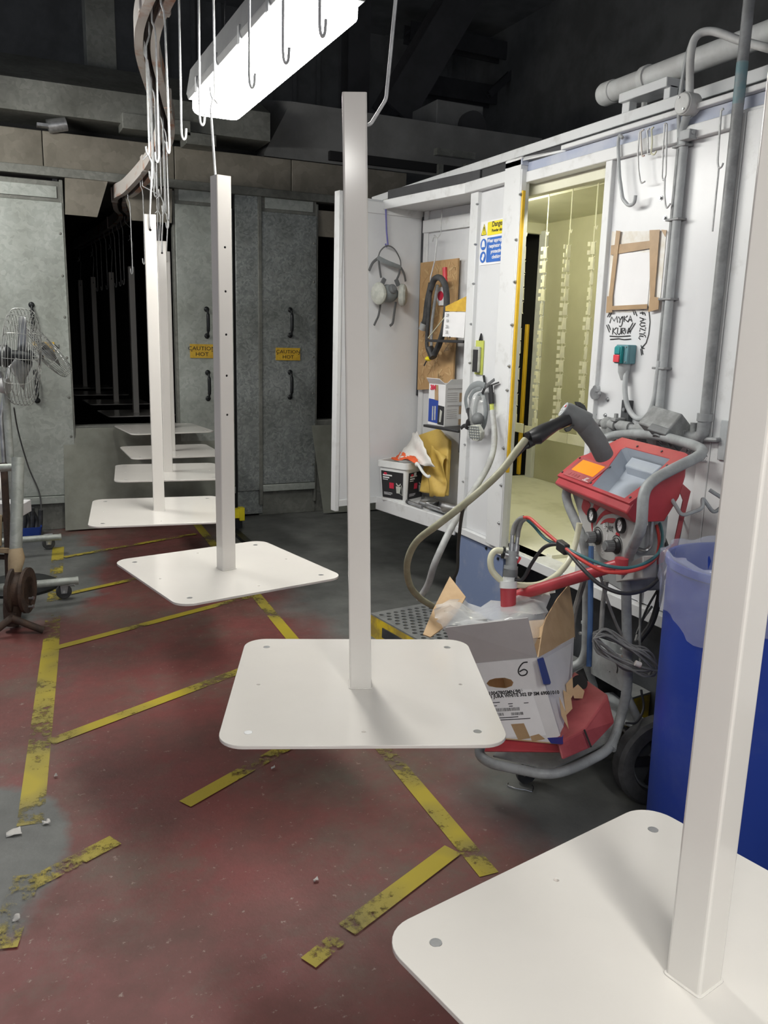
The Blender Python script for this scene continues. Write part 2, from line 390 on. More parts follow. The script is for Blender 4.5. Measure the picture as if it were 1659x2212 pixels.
# ---- dark roof and far walls
G().box(-4.4, 7.0, 11.6, 11.7, 0, 6.6).obj('wall_back', 'dark_cladding', kind='structure', smooth=0)
G().box(6.6, 6.7, -3.5, 11.6, 0, 6.6).obj('wall_right', 'dark_cladding', kind='structure', smooth=0)
rf = G().add([(-4.4, -3.5, 5.6), (6.8, -3.5, 5.6), (6.8, 12, 5.6), (-4.4, 12, 5.6), (-4.4, -3.5, 5.7), (6.8, -3.5, 5.7), (6.8, 12, 5.7), (-4.4, 12, 5.7)],
             [(0, 3, 2, 1), (4, 5, 6, 7), (0, 1, 5, 4), (2, 3, 7, 6), (1, 2, 6, 5), (0, 4, 7, 3)]).obj('ceiling', 'dark_cladding', kind='structure', smooth=0)
# cladding ribs on the back wall
wb = bpy.data.objects['wall_back']
for i in range(16):
    x = 1.2+i*.34
    bx(x, x+.05, 11.56, 11.6, 2.6, 5.6).obj('cladding_rib', 'dark_cladding', wb, smooth=0)
# steel roof frame: stanchions and braces
def beam(a, b, wd, name, label, cat):
    a, b = V(a), V(b); t = (b-a).normalized(); s = t.cross(V((0, 1, 0))).normalized()*wd/2; k = V((0, 1, 0))*wd/2
    k = s.cross(t).normalized()*wd/2
    web = s*.16; g = G()
    for c in (-1, 1):   # I-section: two flanges and a web
        o = k*c*.88
        g.add([q+o+e*s+h*k*.12 for q in (a, b) for e in (-1, 1) for h in (-1, 1)], [(0, 1, 3, 2), (4, 6, 7, 5), (0, 4, 5, 1), (2, 3, 7, 6), (0, 2, 6, 4), (1, 5, 7, 3)])
    g.add([q+e*web+h*k*.86 for q in (a, b) for e in (-1, 1) for h in (-1, 1)], [(0, 1, 3, 2), (4, 6, 7, 5), (0, 4, 5, 1), (2, 3, 7, 6), (0, 2, 6, 4), (1, 5, 7, 3)])
    return g.obj(name, 'dark_steelwork', label=label, cat=cat, smooth=0)
q = P(766, 215, y=9.0); beam((q.x, 9.0, 0), (q.x, 9.0, 5.6), .24, 'steel_column', 'dark steel column rising behind the tall middle stand', 'column')
q = P(1350, 160, y=9.6); beam((q.x, 9.6, 0), (q.x, 9.6, 5.6), .28, 'steel_column', 'dark steel column rising behind the end of the white pipe', 'column')
def sky_beam(u0, v0, u1, v1, y, wd, label): beam(P(u0, v0, y=y), P(u1, v1, y=y), wd, 'roof_brace', label, 'roof beam')
sky_beam(845, 250, 1010, -30, 8.6, .36, 'wide sloping black rafter right of the middle stand')
sky_beam(880, 70, 1340, 170, 10.6, .22, 'long dark purlin across the roof above the booth')
sky_beam(1195, -20, 1305, 260, 10.2, .14, 'slim dark diagonal brace running down towards the white pipe')
sky_beam(880, 180, 1310, 250, 10.8, .24, 'lower dark beam along the back wall above the booth')
sky_beam(1055, 205, 1130, 135, 10.4, .09, 'short thin dark strut between the two roof beams')
sky_beam(1180, -10, 1500, 80, 10.0, .16, 'dark beam high at the upper right corner of the roof')
sky_beam(1390, -20, 1200, 210, 9.9, .30, 'broad black rafter in the shadow behind the right conduit')
G().lathe([(.30, 0), (.30, 1.6), (.33, 1.62), (.33, 1.68), (.30, 1.70), (.30, 3.2)], 28, Matrix.Translation(P(1555, 120, y=7.4)-V((0, 0, 1.2)))).obj('round_duct', 'dark_steelwork', label='thick round dark duct above the booth at the upper right', cat='duct')
# ceiling cable tray bits behind the booth roof
t = thing('metal_box_housing', 'dark sheet metal fan housing standing behind the booth roof', 'housing', P(1010, 330, y=7.2))
a = P(940, 330, y=7.2); b = P(1045, 230, y=7.2)
G().box(a.x, b.x, 7.2, 7.7, a.z, b.z).obj('body', 'dark_cladding', t, bevel=.01)
G().cyl((b.x-.14, 7.12, (a.z+b.z)/2+.03), (b.x-.14, 7.21, (a.z+b.z)/2+.03), .13, 20).obj('fan_ring', 'dark_steelwork', t)
G().box(a.x+.03, a.x+.2, 7.19, 7.2, a.z+.05, a.z+.26).obj('panel', 'galv_dark', t)
g = G()
for u in (951, 1008): q = P(u, 355, y=6.2); g.box(q.x-.02, q.x+.02, 6.18, 6.22, 0, q.z)
q0, q1 = P(945, 340, y=6.2), P(1018, 345, y=6.2); g.box(q0.x-.02, q1.x+.02, 6.17, 6.23, q1.z, q1.z+.05)
g.obj('support_frame', 'galv_dark', label='small grey goalpost bracket standing behind the booth roof', cat='bracket', smooth=0)

# ================================================================== CURING OVEN
YO = 6.55
ov = thing('curing_oven', 'long galvanised curing oven with tall doors and dark slots', 'oven', (1.2, YO, 0), kind='structure')
def ob(name, m, x0, x1, z0, z1, y0=YO, y1=YO+.04, parent=None, bevel=.004): return bx(x0, x1, y0, y1, z0, z1).obj(name, m, parent or ov, bevel=bevel)
ob('roof_panel', 'galv_dark', -.6, 3.2, 2.60, 2.64, YO+.02, 12.0)
ob('side_panel', 'oven_foil', .46, .50, 0, 2.6, YO+.05, 11.4); ob('side_panel', 'oven_foil', 1.745, 1.76, 0, 2.6, YO+.05, 11.4)
ob('side_panel', 'oven_black', 2.42, 2.44, 0, 2.6, YO+.05, 11.4); ob('side_panel', 'oven_black', 3.16, 3.2, 0, 2.6, YO, 11.4); ob('inner_floor', 'oven_black', .5, 3.2, .30, .33, YO+.05, 11.4)
ob('inner_end', 'oven_black', .4, 3.2, 0, 2.6, 11.4, 11.44)
for i in range(7):
    yy = 7.1+i*.55; ob('lining_panel', 'oven_foil', 1.715, 1.745, .45, 2.3, yy, yy+.5); ob('lining_panel', 'oven_foil', .50, .53, .45, 2.3, yy, yy+.5)
# lintel, fascia, hood
ob('lintel', 'galv_dark', -.7, 3.2, 2.515, 2.575, YO-.06, YO+.06)
for x0, x1 in ((-.7, .405), (.41, 1.30), (1.305, 2.2), (2.205, 3.2)): ob('fascia_panel', 'galv_brown', x0, x1, 2.57, 2.81, YO-.02, YO+.02)
ob('recess', 'oven_black', -.6, 3.2, 2.80, 2.93, YO+.3, YO+.34)
G().add([(x, y, z) for x in (-.9, 2.0) for y, z in ((YO-.12, 2.90), (YO-.12, 3.10), (YO+.55, 3.42), (YO+.9, 3.42), (YO+.9, 2.90))],
        [(0, 1, 2, 3, 4), (9, 8, 7, 6, 5), (0, 5, 6, 1), (1, 6, 7, 2), (2, 7, 8, 3), (3, 8, 9, 4), (4, 9, 5, 0)]).obj('extract_hood', 'galv_dark', ov, smooth=0)
G().add([(x, y, z) for x, k in ((2.02, 0), (2.24, 1)) for y, z in ((YO+.1, 2.84), (YO+.1, 2.86+.4*k), (YO+.9, 2.95+.5*k), (YO+.9, 2.84))]+[(4.6, YO+.1, 2.84), (4.6, YO+.1, 3.26), (4.6, YO+.9, 3.45), (4.6, YO+.9, 2.84)],
        [(0, 1, 2, 3), (0, 4, 5, 1), (1, 5, 6, 2), (2, 6, 7, 3), (3, 7, 4, 0), (4, 8, 9, 5), (5, 9, 10, 6), (6, 10, 11, 7), (7, 11, 8, 4), (8, 11, 10, 9)]).obj('extract_hood', 'dark_cladding', ov, smooth=0)
ob('gap_strip', 'oven_black', 2.55, 4.4, 2.86, 2.93, YO+.06, YO+.10)
q = P(215, 80, y=YO+.9); ob('flue', 'galv_dark', q.x-.11, q.x+.11, 2.9, 5.6, YO+.80, YO+1.02)
q = P(300, 268, y=YO-.14); ob('duct_box', 'galv_dark', q.x-.12, q.x+.35, q.z-.05, q.z+.05, YO-.2, YO)
q = P(425, 300, y=YO-.1); ob('duct_box', 'galv_dark', q.x-.1, q.x+.12, q.z-.06, q.z+.02, YO-.2, YO)
q = P(122, 276, y=YO); m = MATS['steel']
G().cyl((q.x-.06, YO-.06, q.z-.01), (q.x+.06, YO-.06, q.z+.02), .045, 16).obj('pipe_stub', 'steel', ov)
bx(q.x-.13, q.x-.05, YO-.1, YO-.02, q.z-.02, q.z).obj('clamp', 'steel', ov)
# tapered throat plates either side of the conveyor slit
zt_, zb_ = 2.50, 2.28
def throat(pts):
    G().slab([P(u, v, y=YO-.05) for u, v in pts], .02).obj('throat_plate', 'galv_brown', ov, smooth=0)
throat([(140, 384), (233, 391), (210, 469), (141, 463)][::-1]); throat([(262, 398), (372, 408), (371, 482), (286, 476)][::-1])
# doors with vents, handles and warning plates
def handle(par, x, z, h=.20):
    g = G(); y = YO-.035
    for s in (-1, 1):
        c = z+s*h/2; g.ball((x, y-.012, c), .021, 12, (1, .45, 1)); g.cyl((x, y, c), (x, y-.05, c-s*.012), .008, 8)
    g.tube(cat_rom([(x, y-.045, z+h/2-.01), (x, y-.058, z+h*.25), (x, y-.06, z), (x, y-.058, z-h*.25), (x, y-.045, z-h/2+.01)], 4), [.008]*3+[.013]*11+[.008]*3, 10)
    g.obj('handle', 'cast_black', par)
def warning(par, u0, v0, u1, v1):
    a, b = P(u0, v1, y=YO-.04), P(u1, v0, y=YO-.04); g = G().box(a.x, b.x, YO-.044, YO-.034, a.z, b.z); cx, h = (a.x+b.x)/2, b.z-a.z
    g.mat(1)
    for k, s in enumerate(('CAUTION', 'HOT')): g.text(s, h*.40, frame((cx, YO-.0455, b.z-h*(.44+.42*k)), (1, 0, 0), (0, 0, 1)), sx=1.15)
    for sx in (a.x+.012, b.x-.012): g.cyl((sx, YO-.044, (a.z+b.z)/2), (sx, YO-.047, (a.z+b.z)/2), .004, 8)
    g.obj('warning_plate', ['caution_yellow', 'ink'], par, label='yellow plate engraved caution hot', smooth=0)
def door(x0, x1, z0, z1, m, hx, hz, sign, ventw=None):
    d = ob('oven_door', m, x0, x1, z0, z1-.14, YO-.035, YO+.005, bevel=.003)
    ob('vent_frame', 'galv_dark', x0, x1, z1-.14, z1, YO-.02, YO+.01, parent=ov)
    bx(x0+.03, x1-.03, YO-.03, YO-.015, z1-.115, z1-.035).obj('vent_flap', 'galv', ov, bevel=.002)
    for z in hz: handle(d, hx, z)
    if sign: warning(d, *sign)
    for k in range(7):   # rivets down the edge
        z = z0+.15+k*(z1-z0-.5)/6; G().ball((x1-.022, YO-.036, z), .010, 8, (1, .5, 1)).obj('rivet', 'galv_dark', d)
    ob('bottom_rail', 'galv', x0, x1, z0-.06, z0-.004, YO-.05, YO)
    ob('plinth', 'galv_dark', x0-.02, x1+.02, 0, z0-.07, YO+.01, YO+.05)
    return d
z1_ = P(68, 690, y=YO-.05).z; z2_ = P(79, 835, y=YO-.05).z
door(-.45, .512, .27, 2.49, 'galv', P(70, 690, y=YO-.05).x, (P(70, 690, y=YO-.05).z, P(79, 835, y=YO-.05).z), (72, 739, 117, 770))
door(1.295, 1.725, .27, 2.55, 'galv', P(447, 697, y=YO-.05).x, (P(447, 697, y=YO-.05).z, P(448, 833, y=YO-.05).z), (411, 744, 461, 773))
door(1.955, 2.41, .27, 2.55, 'galv_spangle', P(627, 697, y=YO-.05).x, (P(627, 697, y=YO-.05).z, P(628, 831, y=YO-.05).z), (596, 752, 648, 778))
ob('wall_sheet', 'galv_spangle', 1.748, 1.94, .22, 2.53, YO-.03, YO+.01); ob('post', 'galv_dark', 1.925, 1.955, .1, 2.55, YO-.045, YO+.03); ob('post', 'oven_black', 1.725, 1.748, 0, 2.55, YO-.01, YO+.03)
ob('kick_sheet', 'galv_spangle', 1.75, 1.96, 0.02, .22, YO-.01, YO+.03)
ob('post', 'galv_dark', 1.275, 1.297, .3, 2.5, YO-.03, YO+.04); ob('post', 'galv_dark', .500, .524, .1, 2.5, YO-.03, YO+.04); ob('post', 'galv_dark', 2.405, 2.425, .1, 2.5, YO-.03, YO+.04)
ob('sill', 'galv_dark', .5, 1.3, .72, .78, YO-.01, YO+.10); ob('sill', 'galv_dark', 2.42, 3.2, .72, .79, YO-.01, YO+.10)
ob('apron', 'galv_dark', .5, 1.3, 0, .72, YO+.02, YO+.05); ob('apron', 'galv_dark', 2.42, 3.2, 0, .72, YO+.02, YO+.05)
ob('header', 'galv_brown', 2.425, 3.2, 2.26, 2.46, YO-.01, YO+.03)
# loose sheets leaning on the oven below the slots
G().slab([V((.41, 6.45, .012)), V((1.70, 6.45, .012)), V((1.70, 6.532, .765)), V((.44, 6.532, .765))], -.004).obj('leaning_sheet', 'sheet_olive', label='wide dull metal sheet leaning on the oven under the left slot', cat='sheet', smooth=0)
G().slab([V((2.455, 6.42, .012)), V((3.1, 6.42, .012)), V((3.1, 6.50, .75)), V((2.37, 6.50, .75))], -.004).obj('leaning_sheet', 'sheet_olive', label='stained metal sheet leaning on the oven beside the white booth panel', cat='sheet', smooth=0)

# ================================================================== SPRAY BOOTH
XB = 2.16; XP = XB+.02   # post faces, panel faces
bo = thing('spray_booth', 'white panelled powder spray booth with bright open doorway', 'spray booth', (XB+.6, 2.6, 0), kind='structure')
def bb(name, m, x0, x1, y0, y1, z0, z1, bevel=.003): return bx(x0, x1, y0, y1, z0, z1).obj(name, m, bo, bevel=bevel)
ZS = .528
wallA = bb('wall_panel', 'booth_white', XP, XB+.06, 2.07, 2.66, ZS, 2.18)
bb('wall_panel', 'booth_white', XP, XB+.06, 3.29, 3.63, ZS, 2.19)
wallB = bb('wall_panel', 'booth_white', XP, XB+.06, .2, 1.98, ZS, 2.18)
bb('corner_post', 'booth_trim', XB, XB+.07, 3.625, 3.695, ZS, 2.225)
dp = bb('door_post', 'booth_trim', XB-.03, XB+.02, 3.225, 3.352, ZS-.01, 2.27); bb('door_post_return', 'booth_trim', XB-.028, XB+.0, 3.217, 3.226, ZS-.01, 2.22)
G().slab([V((XB-.028, 3.352, 2.275)), V((XB-.028, 3.225, 2.255)), V((XB+.02, 2.98, 2.255)), V((XB+.02, 2.98, 2.262))], .004).obj('gusset', 'booth_trim', bo, smooth=0)
bb('post_cap', 'fascia_blue', XB-.03, XB+.03, 3.22, 3.352, 2.235, 2.262)
bb('jamb_post', 'booth_trim', XB, XB+.10, 2.657, 2.695, ZS, 2.19)
bb('seam_post', 'booth_trim', XB-.01, XB+.06, 2.03, 2.085, ZS, 2.20); bb('seam_post', 'booth_trim', XB-.012, XB+.06, 1.955, 2.026, ZS, 2.20)
bb('fold_rib', 'booth_trim', XB+.012, XB+.05, 2.305, 2.325, ZS, 2.18)
bb('seam_post', 'booth_trim', XB, XB+.06, .9, .96, ZS, 2.2)
bb('top_rail', 'booth_trim', XB-.005, XB+.06, .2, 3.23, 2.165, 2.21)
bb('fascia', 'fascia_blue', XB+.005, XB+.05, .2, 3.25, 2.21, 2.25); bb('roof_cap', 'booth_trim', XB-.02, XB+.10, .2, 2.96, 2.25, 2.268)
bb('top_rail', 'booth_trim', XB-.02, XB+.06, 3.33, 3.72, 2.185, 2.235)
bb('roof_panel', 'booth_trim', XB+.05, 3.56, .2, 5.0, 2.30, 2.34); bb('roof_edge', 'dark_steelwork', XB+.06, XB+.10, .2, 3.7, 2.20, 2.30)
bb('lintel_inner', 'booth_inner', XB+.05, XB+.09, 2.65, 3.34, 2.12, 2.20)
# interior
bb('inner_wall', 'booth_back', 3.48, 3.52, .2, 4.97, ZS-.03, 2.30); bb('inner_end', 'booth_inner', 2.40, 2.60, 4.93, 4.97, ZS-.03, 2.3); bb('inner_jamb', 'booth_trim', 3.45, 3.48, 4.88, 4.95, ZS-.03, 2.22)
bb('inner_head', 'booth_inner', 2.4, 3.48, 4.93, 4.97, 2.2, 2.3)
bb('inner_ceiling', 'booth_inner', XB+.09, 2.80, .2, 4.95, 2.27, 2.295); bb('inner_ceiling', 'booth_inner', 2.84, 3.48, .2, 4.95, 2.27, 2.295); bb('ceiling_slot', 'oven_black', 2.80, 2.84, .2, 4.9, 2.285, 2.297)
bb('light_trunking', 'grey_plastic', 2.35, 2.38, 2.2, 3.0, 2.255, 2.27)
bb('floor_panel', 'booth_floor', XB+.02, 3.48, 3.02, 5.0, ZS-.05, ZS-.004); bb('floor_panel', 'booth_floor', XB+.02, 3.48, .2, 3.0, ZS-.05, ZS-.012); bb('floor_ridge', 'booth_floor', XB+.1, 3.48, 2.99, 3.03, ZS-.04, ZS+.008)
bb('inner_front', 'booth_inner', XB+.062, XB+.08, .2, 2.64, ZS, 2.28); bb('inner_front', 'booth_inner', XB+.062, XB+.075, 3.345, 3.69, ZS, 2.28); bb('inner_return', 'booth_inner', XB+.075, XB+.30, 3.69, 3.70, ZS, 2.28); bb('inner_side', 'booth_inner', XB+.08, 3.48, .2, .24, ZS, 2.28)
bb('exit_hood', 'oven_black', 2.35, 3.60, 5.3, 5.34, ZS-.1, 2.3); bb('exit_side', 'oven_black', 3.56, 3.60, 4.98, 5.34, ZS-.1, 2.3); bb('exit_side', 'oven_black', 2.3, 2.33, 4.98, 5.34, ZS-.1, 2.3); bb('exit_top', 'oven_black', 2.3, 3.60, 4.98, 5.34, 2.3, 2.32); bb('exit_base', 'oven_black', 2.3, 3.60, 4.98, 5.34, ZS-.1, ZS-.07)
bb('edge_strip', 'yellow_strip', XB-.026, XB-.010, 3.206, 3.2165, ZS+.36, 2.13)
bb('jamb_strip', 'yellow_strip', 3.43, 3.45, 5.0, 5.03, ZS, 1.6)
for xx, yy, lb in ((2.33, 2.9, 'slim tube light inside the booth above the doorway'), (2.62, 4.3, 'slim tube light inside the booth behind the masks')):
    l = thing('tube_light', lb, 'light', (xx, yy, 2.25))
    bx(xx-.04, xx+.04, yy-.4, yy+.4, 2.235, 2.268).obj('housing', 'white_plastic', l, bevel=.004)
    G().cyl((xx, yy-.38, 2.222), (xx, yy+.38, 2.222), .015, 12).obj('tube', 'booth_glow', l)
# base
bb('sill', 'booth_trim', XB-.01, XB+.10, .2, 3.30, ZS-.05, ZS-.004); bb('sill', 'booth_trim', XB-.005, XB+.08, 3.28, 3.695, ZS-.035, ZS)
bb('base_panel', 'booth_blue', XB+.01, XB+.03, 3.25, 3.69, .05, ZS-.035); bb('base_return', 'booth_blue', XB+.03, 2.5, 3.66, 3.69, .05, ZS-.035)
bb('skirt', 'skirt_black', XB+.16, XB+.18, .2, 3.27, 0, ZS-.05)
for k, (y, z) in enumerate([(3.40, .475), (3.33, .46), (3.29, .45)]): G().cyl((XB+.012, y, z), (XB+.004, y, z), .007, 10).obj('bolt', 'cast_black', bo)
def bolt(u, v, x, r=.008, m='steel'):
    q = P(u, v, x=x); G().cyl((x+.006, q.y, q.z), (x-.002, q.y, q.z), r*1.25, 12).cyl((x-.002, q.y, q.z), (x-.008, q.y, q.z), r*.75, 6).obj('bolt', m, bo)
for u, v in ((1124, 420), (1115, 518), (1112, 609), (1106, 702), (1100, 791), (1096, 843), (1088, 968), (1083, 1048), (1078, 1130)): bolt(u, v, XB-.031, .006)
for u, v in ((1031, 441), (1027, 528), (1023, 613), (1018, 700), (1015, 784), (1010, 878), (1005, 960), (1001, 1040), (997, 1116)): bolt(u, v, XB, .005)
for u, v in ((1635, 310), (1624, 445), (1606, 575), (1591, 702), (1579, 825), (1571, 905)): bolt(u, v, XB+.0, .008, 'steel_dark')
for u, v in ((1428, 428), (1437, 471), (1313, 863), (1286, 895), (1308, 897)): bolt(u, v, XP, .007)
q = P(1288, 850, x=XB-.002); G().cyl((XB+.001, q.y, q.z), (XB-.014, q.y, q.z), .024, 16).cyl((XB-.012, q.y-.022, q.z+.02), (XB-.03, q.y-.022, q.z+.02), .014, 8).obj('latch', 'steel', bo)

# ---- alcove at the oven end, swung a few degrees out of the booth line
AA = P(985, 1137, x=XB); aa = math.radians(-9); E1 = V((math.sin(aa), math.cos(aa), 0)); E2 = V((math.cos(aa), -math.sin(aa), 0)); Z = V((0, 0, 1))
FA = frame((AA.x, AA.y, 0), E2, E1, (0, 0, 1))     # local: x = depth into alcove, y = along the front away from camera, z = up
AL = .755
alc = thing('alcove_unit', 'white open alcove at the end of the booth holding masks and shelves', 'alcove', (AA.x, AA.y, 0), kind='structure')
def ab(name, m, x0, x1, y0, y1, z0, z1, bevel=.003): return G().box(x0, x1, y0, y1, z0, z1, FA).obj(name, m, alc, bevel=bevel)
ab('back_panel', 'booth_white', .275, .295, .04, AL-.01, .50, 2.20); ab('back_lining', 'booth_inner', .297, .307, .0, 1.30, .50, 2.28); ab('roof_filler', 'dark_steelwork', .05, .30, .0, .80, 2.235, 2.30)
ab('end_panel', 'booth_white', -.275, .30, AL, AL+.03, .515, 2.235); ab('end_panel_edge', 'booth_trim', -.30, -.275, AL-.012, AL+.04, .49, 2.255); ab('end_panel_rail', 'booth_trim', -.275, .27, AL-.008, AL, 2.16, 2.225); ab('end_panel_rail', 'booth_trim', -.275, .0, AL-.008, AL, .515, .555)
ab('top_panel', 'booth_trim', -.005, .28, .0, AL, 2.20, 2.225); ab('top_lip', 'booth_trim', -.012, .0, .0, AL, 2.185, 2.235)
ab('bottom_shelf', 'booth_trim', -.0, .28, .0, AL, .525, .55); ab('bottom_lip', 'booth_trim', -.012, .0, -.0, AL, .475, .555)
ab('post', 'booth_trim', .22, .275, .03, .075, .52, 2.2); ab('back_frame', 'booth_trim', .262, .275, AL-.06, AL-.02, .52, 2.2); ab('corner_gap', 'skirt_black', .258, .274, AL-.020, AL-.004, 1.15, 2.17); ab('back_rail', 'booth_trim', .255, .275, .08, AL-.02, 2.08, 2.15)
def AP(u, v, dpt): return PL(u, v, AA+E2*dpt, E2)       # a point on the alcove's plane at a depth
def EP(u, v, off=0): return PL(u, v, AA+E1*(AL-off), E1) # a point on the end panel
# ================================================================== OVERHEAD CONVEYOR
ZT = 2.70
PATH = cat_rom([(.86, -2.0, ZT), (.80, 0, ZT), (.775, .665, ZT), (.735, 1.66, ZT), (.688, 2.73, ZT), (.655, 3.45, ZT), (.70, 4.05, ZT), (.89, 4.85, ZT), (1.04, 5.45, 2.66), (1.06, 5.95, 2.56), (.97, 6.36, 2.44), (.925, 6.62, 2.415), (1.0, 7.2, 2.42), (1.12, 7.82, 2.43), (1.125, 8.93, 2.43), (1.075, 10.06, 2.43), (1.03, 11.2, 2.43)], 8)
def sweep(g, prof, path):
    n = len(prof); v = []; f = []
    for i, p in enumerate(path):
        t = (path[min(i+1, len(path)-1)]-path[max(i-1, 0)]).normalized(); s = V((t.y, -t.x, 0)).normalized()
        v += [p+s*a+V((0, 0, b)) for a, b in prof]
    for i in range(len(path)-1):
        for k in range(n): f.append((i*n+k, i*n+(k+1) % n, (i+1)*n+(k+1) % n, (i+1)*n+k))
    f += [tuple(range(n))[::-1], tuple(range((len(path)-1)*n, len(path)*n))]
    return g.add(v, [q[::-1] for q in f])
PROF = [(-.016, 0), (-.052, 0), (-.052, .092), (.052, .092), (.052, 0), (.016, 0), (.016, .008), (.044, .008), (.044, .084), (-.044, .084), (-.044, .008), (-.016, .008)]
cv = thing('conveyor_track', 'overhead enclosed conveyor track with worn orange and white paint curving to the oven', 'conveyor', (.68, 3.0, ZT))
cuts = [0, 18, 32, 42, 58, 74, 90, 110, len(PATH)-1]
for a, b in zip(cuts[:-1], cuts[1:]): sweep(G(), PROF, PATH[a:b+1]).obj('track_section', 'track_paint', cv, smooth=30)
for k in cuts[1:-1]:
    t = (PATH[k+1]-PATH[k-1]).normalized(); s = V((t.y, -t.x, 0)); M = frame(PATH[k], s, t, (0, 0, 1))
    G().box(-.060, -.018, -.02, .02, -.004, .10, M).box(.018, .060, -.02, .02, -.004, .10, M).obj('track_joint', 'track_paint', cv, bevel=.003)
G().tube([p+V((0, 0, .03)) for p in PATH], .010, 6).obj('drive_chain', 'track_slot', cv)
for k in (20, 44, 68): 
    p = PATH[k]; G().cyl(p+V((.0, 0, .09)), p+V((0, 0, 2.9)), .006, 8).obj('hanger_rod', 'steel_dark', cv)

def path_at(y):
    for a, b in zip(PATH[:-1], PATH[1:]):
        if a.y <= y <= b.y: return a.lerp(b, (y-a.y)/(b.y-a.y))
    return PATH[-1]
# ---- empty pendant hooks
def hook_mesh():
    g = G()
    pts = [(-.010, 0, .03), (-.010, 0, -.03), (.002, 0, -.050), (.006, 0, -.085), (.007, 0, -.515), (.005, 0, -.535), (-.001, 0, -.545), (-.008, 0, -.535), (-.010, 0, -.505)]
    return g.tube(fillet(pts, .006, 4), .0037, 8).mat(0)
pro = None
def hook(y, tw, label, group):
    global pro
    p = path_at(y)
    if pro is None:
        pro = hook_mesh().obj('wire_hook', 'steel_wire', at=(0, 0, 0)); o = pro
    else:
        o = pro.copy(); COL.objects.link(o)
    o.location = p+V((0, 0, 0)); o.rotation_euler = (random.uniform(-.012, .012), random.uniform(-.012, .012), tw); tag(o, label, 'hook', group)
ORD = ('first', 'second', 'third', 'fourth', 'fifth', 'sixth', 'seventh', 'eighth', 'ninth', 'tenth', 'eleventh')
for k, y in enumerate((1.93, 2.16, 2.41)): hook(y, math.radians(200)+random.uniform(-.3, .3), ORD[k]+' empty hook from the right against the glowing lamp', 'empty hooks by the lamp')
for k, y in enumerate((2.91, 3.15)): hook(y, math.radians(175), ('right' if k == 0 else 'left')+' one of two bare wire hooks just left of the lamp', 'two empty hooks left of the lamp')
for k, y in enumerate((3.42, 3.62, 4.05, 4.30, 4.56, 5.05, 5.27, 5.48, 5.95, 6.2, 6.42)): hook(y, math.radians(15)+random.uniform(-.5, .5), ORD[k]+' empty hook from the camera in the dense row before the oven', 'empty hooks before the oven')
for k, y in enumerate((8.08, 8.37, 8.65, 9.2, 9.5, 9.8)): hook(y, math.radians(15)+random.uniform(-.6, .6), ORD[k]+' empty hook from the mouth inside the dark oven slot', 'empty hooks inside the oven')

# ================================================================== HANGING WHITE STANDS
SL, SW, ZP = 1.28, .05, .685
st = thing('display_stand', '', 'stand', (0, 0, 0), 'freshly coated white stands on the conveyor')
hs = .2965; hp = .238
holes = [circ(sx*hp, sy*hp, .0085, 14) for sx in (-1, 1) for sy in (-1, 1)]+[circ(*q, .0042, 10) for q in ((0, -hp), (0, hp), (-hp, 0), (hp, 0))]
G().plate(rrect(-hs, hs, -hs, hs, .055, 8), .0, .008, holes).obj('base_plate', 'powder_white', st, bevel=.0015, smooth=30)
for sx in (-1, 1):
    for sy in (-1, 1): G().lathe([(.0085, .0078), (.0045, .003), (.0045, .0)], 14, Matrix.Translation((sx*hp, sy*hp, 0))).obj('countersunk_hole', 'steel', st)
rc = .004; w2 = SW/2
def pole_face(M, hol):
    return G().plate([(-w2+rc, .008), (w2-rc, .008), (w2-rc, .008+SL), (-w2+rc, .008+SL)], -.002, 0, hol, M)
hz5 = [SL*(1-f) for f in (.162, .268, .374, .477, .577)]
pg = G()
for ang, hol in ((0, [circ(0, z, .0038, 12) for z in hz5]), (90, []), (180, [circ(0, SL-.055, .0055, 12)]), (270, [])):
    R = Matrix.Rotation(math.radians(ang), 4, 'Z') @ frame((0, -w2, 0), (1, 0, 0), (0, 0, 1)); f = pole_face(R, hol); pg.add(f.v, f.f)
    cc = []
    for k in range(4):
        a = math.radians(-90+30*k); cc.append((w2-rc+rc*math.cos(a), -w2+rc+rc*math.sin(a)))
    Rz = Matrix.Rotation(math.radians(ang), 4, 'Z')
    pg.add([(x, y, z) for z in (.008, .008+SL) for x, y in cc], [(k, k+1, k+5, k+4) for k in range(3)], Rz)
pg.box(-w2+.002, w2-.002, -w2+.002, w2-.002, SL+.002, SL+.008)
pg.obj('pole', 'powder_white', st, smooth=30)
G().box(-w2+.006, w2-.006, -w2+.006, w2-.006, .02, SL).obj('pole_core', 'hole_dark', st)
G().plate(rrect(-w2-.003, w2+.003, -w2-.003, w2+.003, .006, 3), .008, .0105).obj('weld_seam', 'powder_white', st, bevel=.001)
# label, x, y, z, rotation
STANDS = [
 ('nearest white stand, its pole and plate cropped by the right edge of the picture', .775, .664, .685, 191),
 ('tall white stand hanging in the middle of the picture before the cart', .735, 1.668, .687, -111.5),
 ('white stand with a row of five small holes, left of the middle stand', .688, 2.735, .687, 11.5),
 ('white stand hung by a link hook through its top hole, first of the far row', .645, 3.785, .685, 172),
 ('white stand half hidden, directly behind the first stand of the far row', .885, 4.845, .684, 172),
 ('third white stand of the far row, right of the two before it', 1.046, 5.60, .697, 180),
 ('white stand at the oven slot with only its plate showing', 1.105, 6.19, .782, 185),
 ('white stand just inside the dark oven, nearest of those in the slot', 1.156, 7.82, .743, 184),
 ('second white stand inside the dark oven slot', 1.125, 8.93, .753, 183),
 ('third stand inside the oven slot, grey in the dark', 1.072, 10.06, .761, 183),
 ('farthest stand inside the oven, barely visible', 1.028, 11.1-.05, .771, 183)]
hb = None
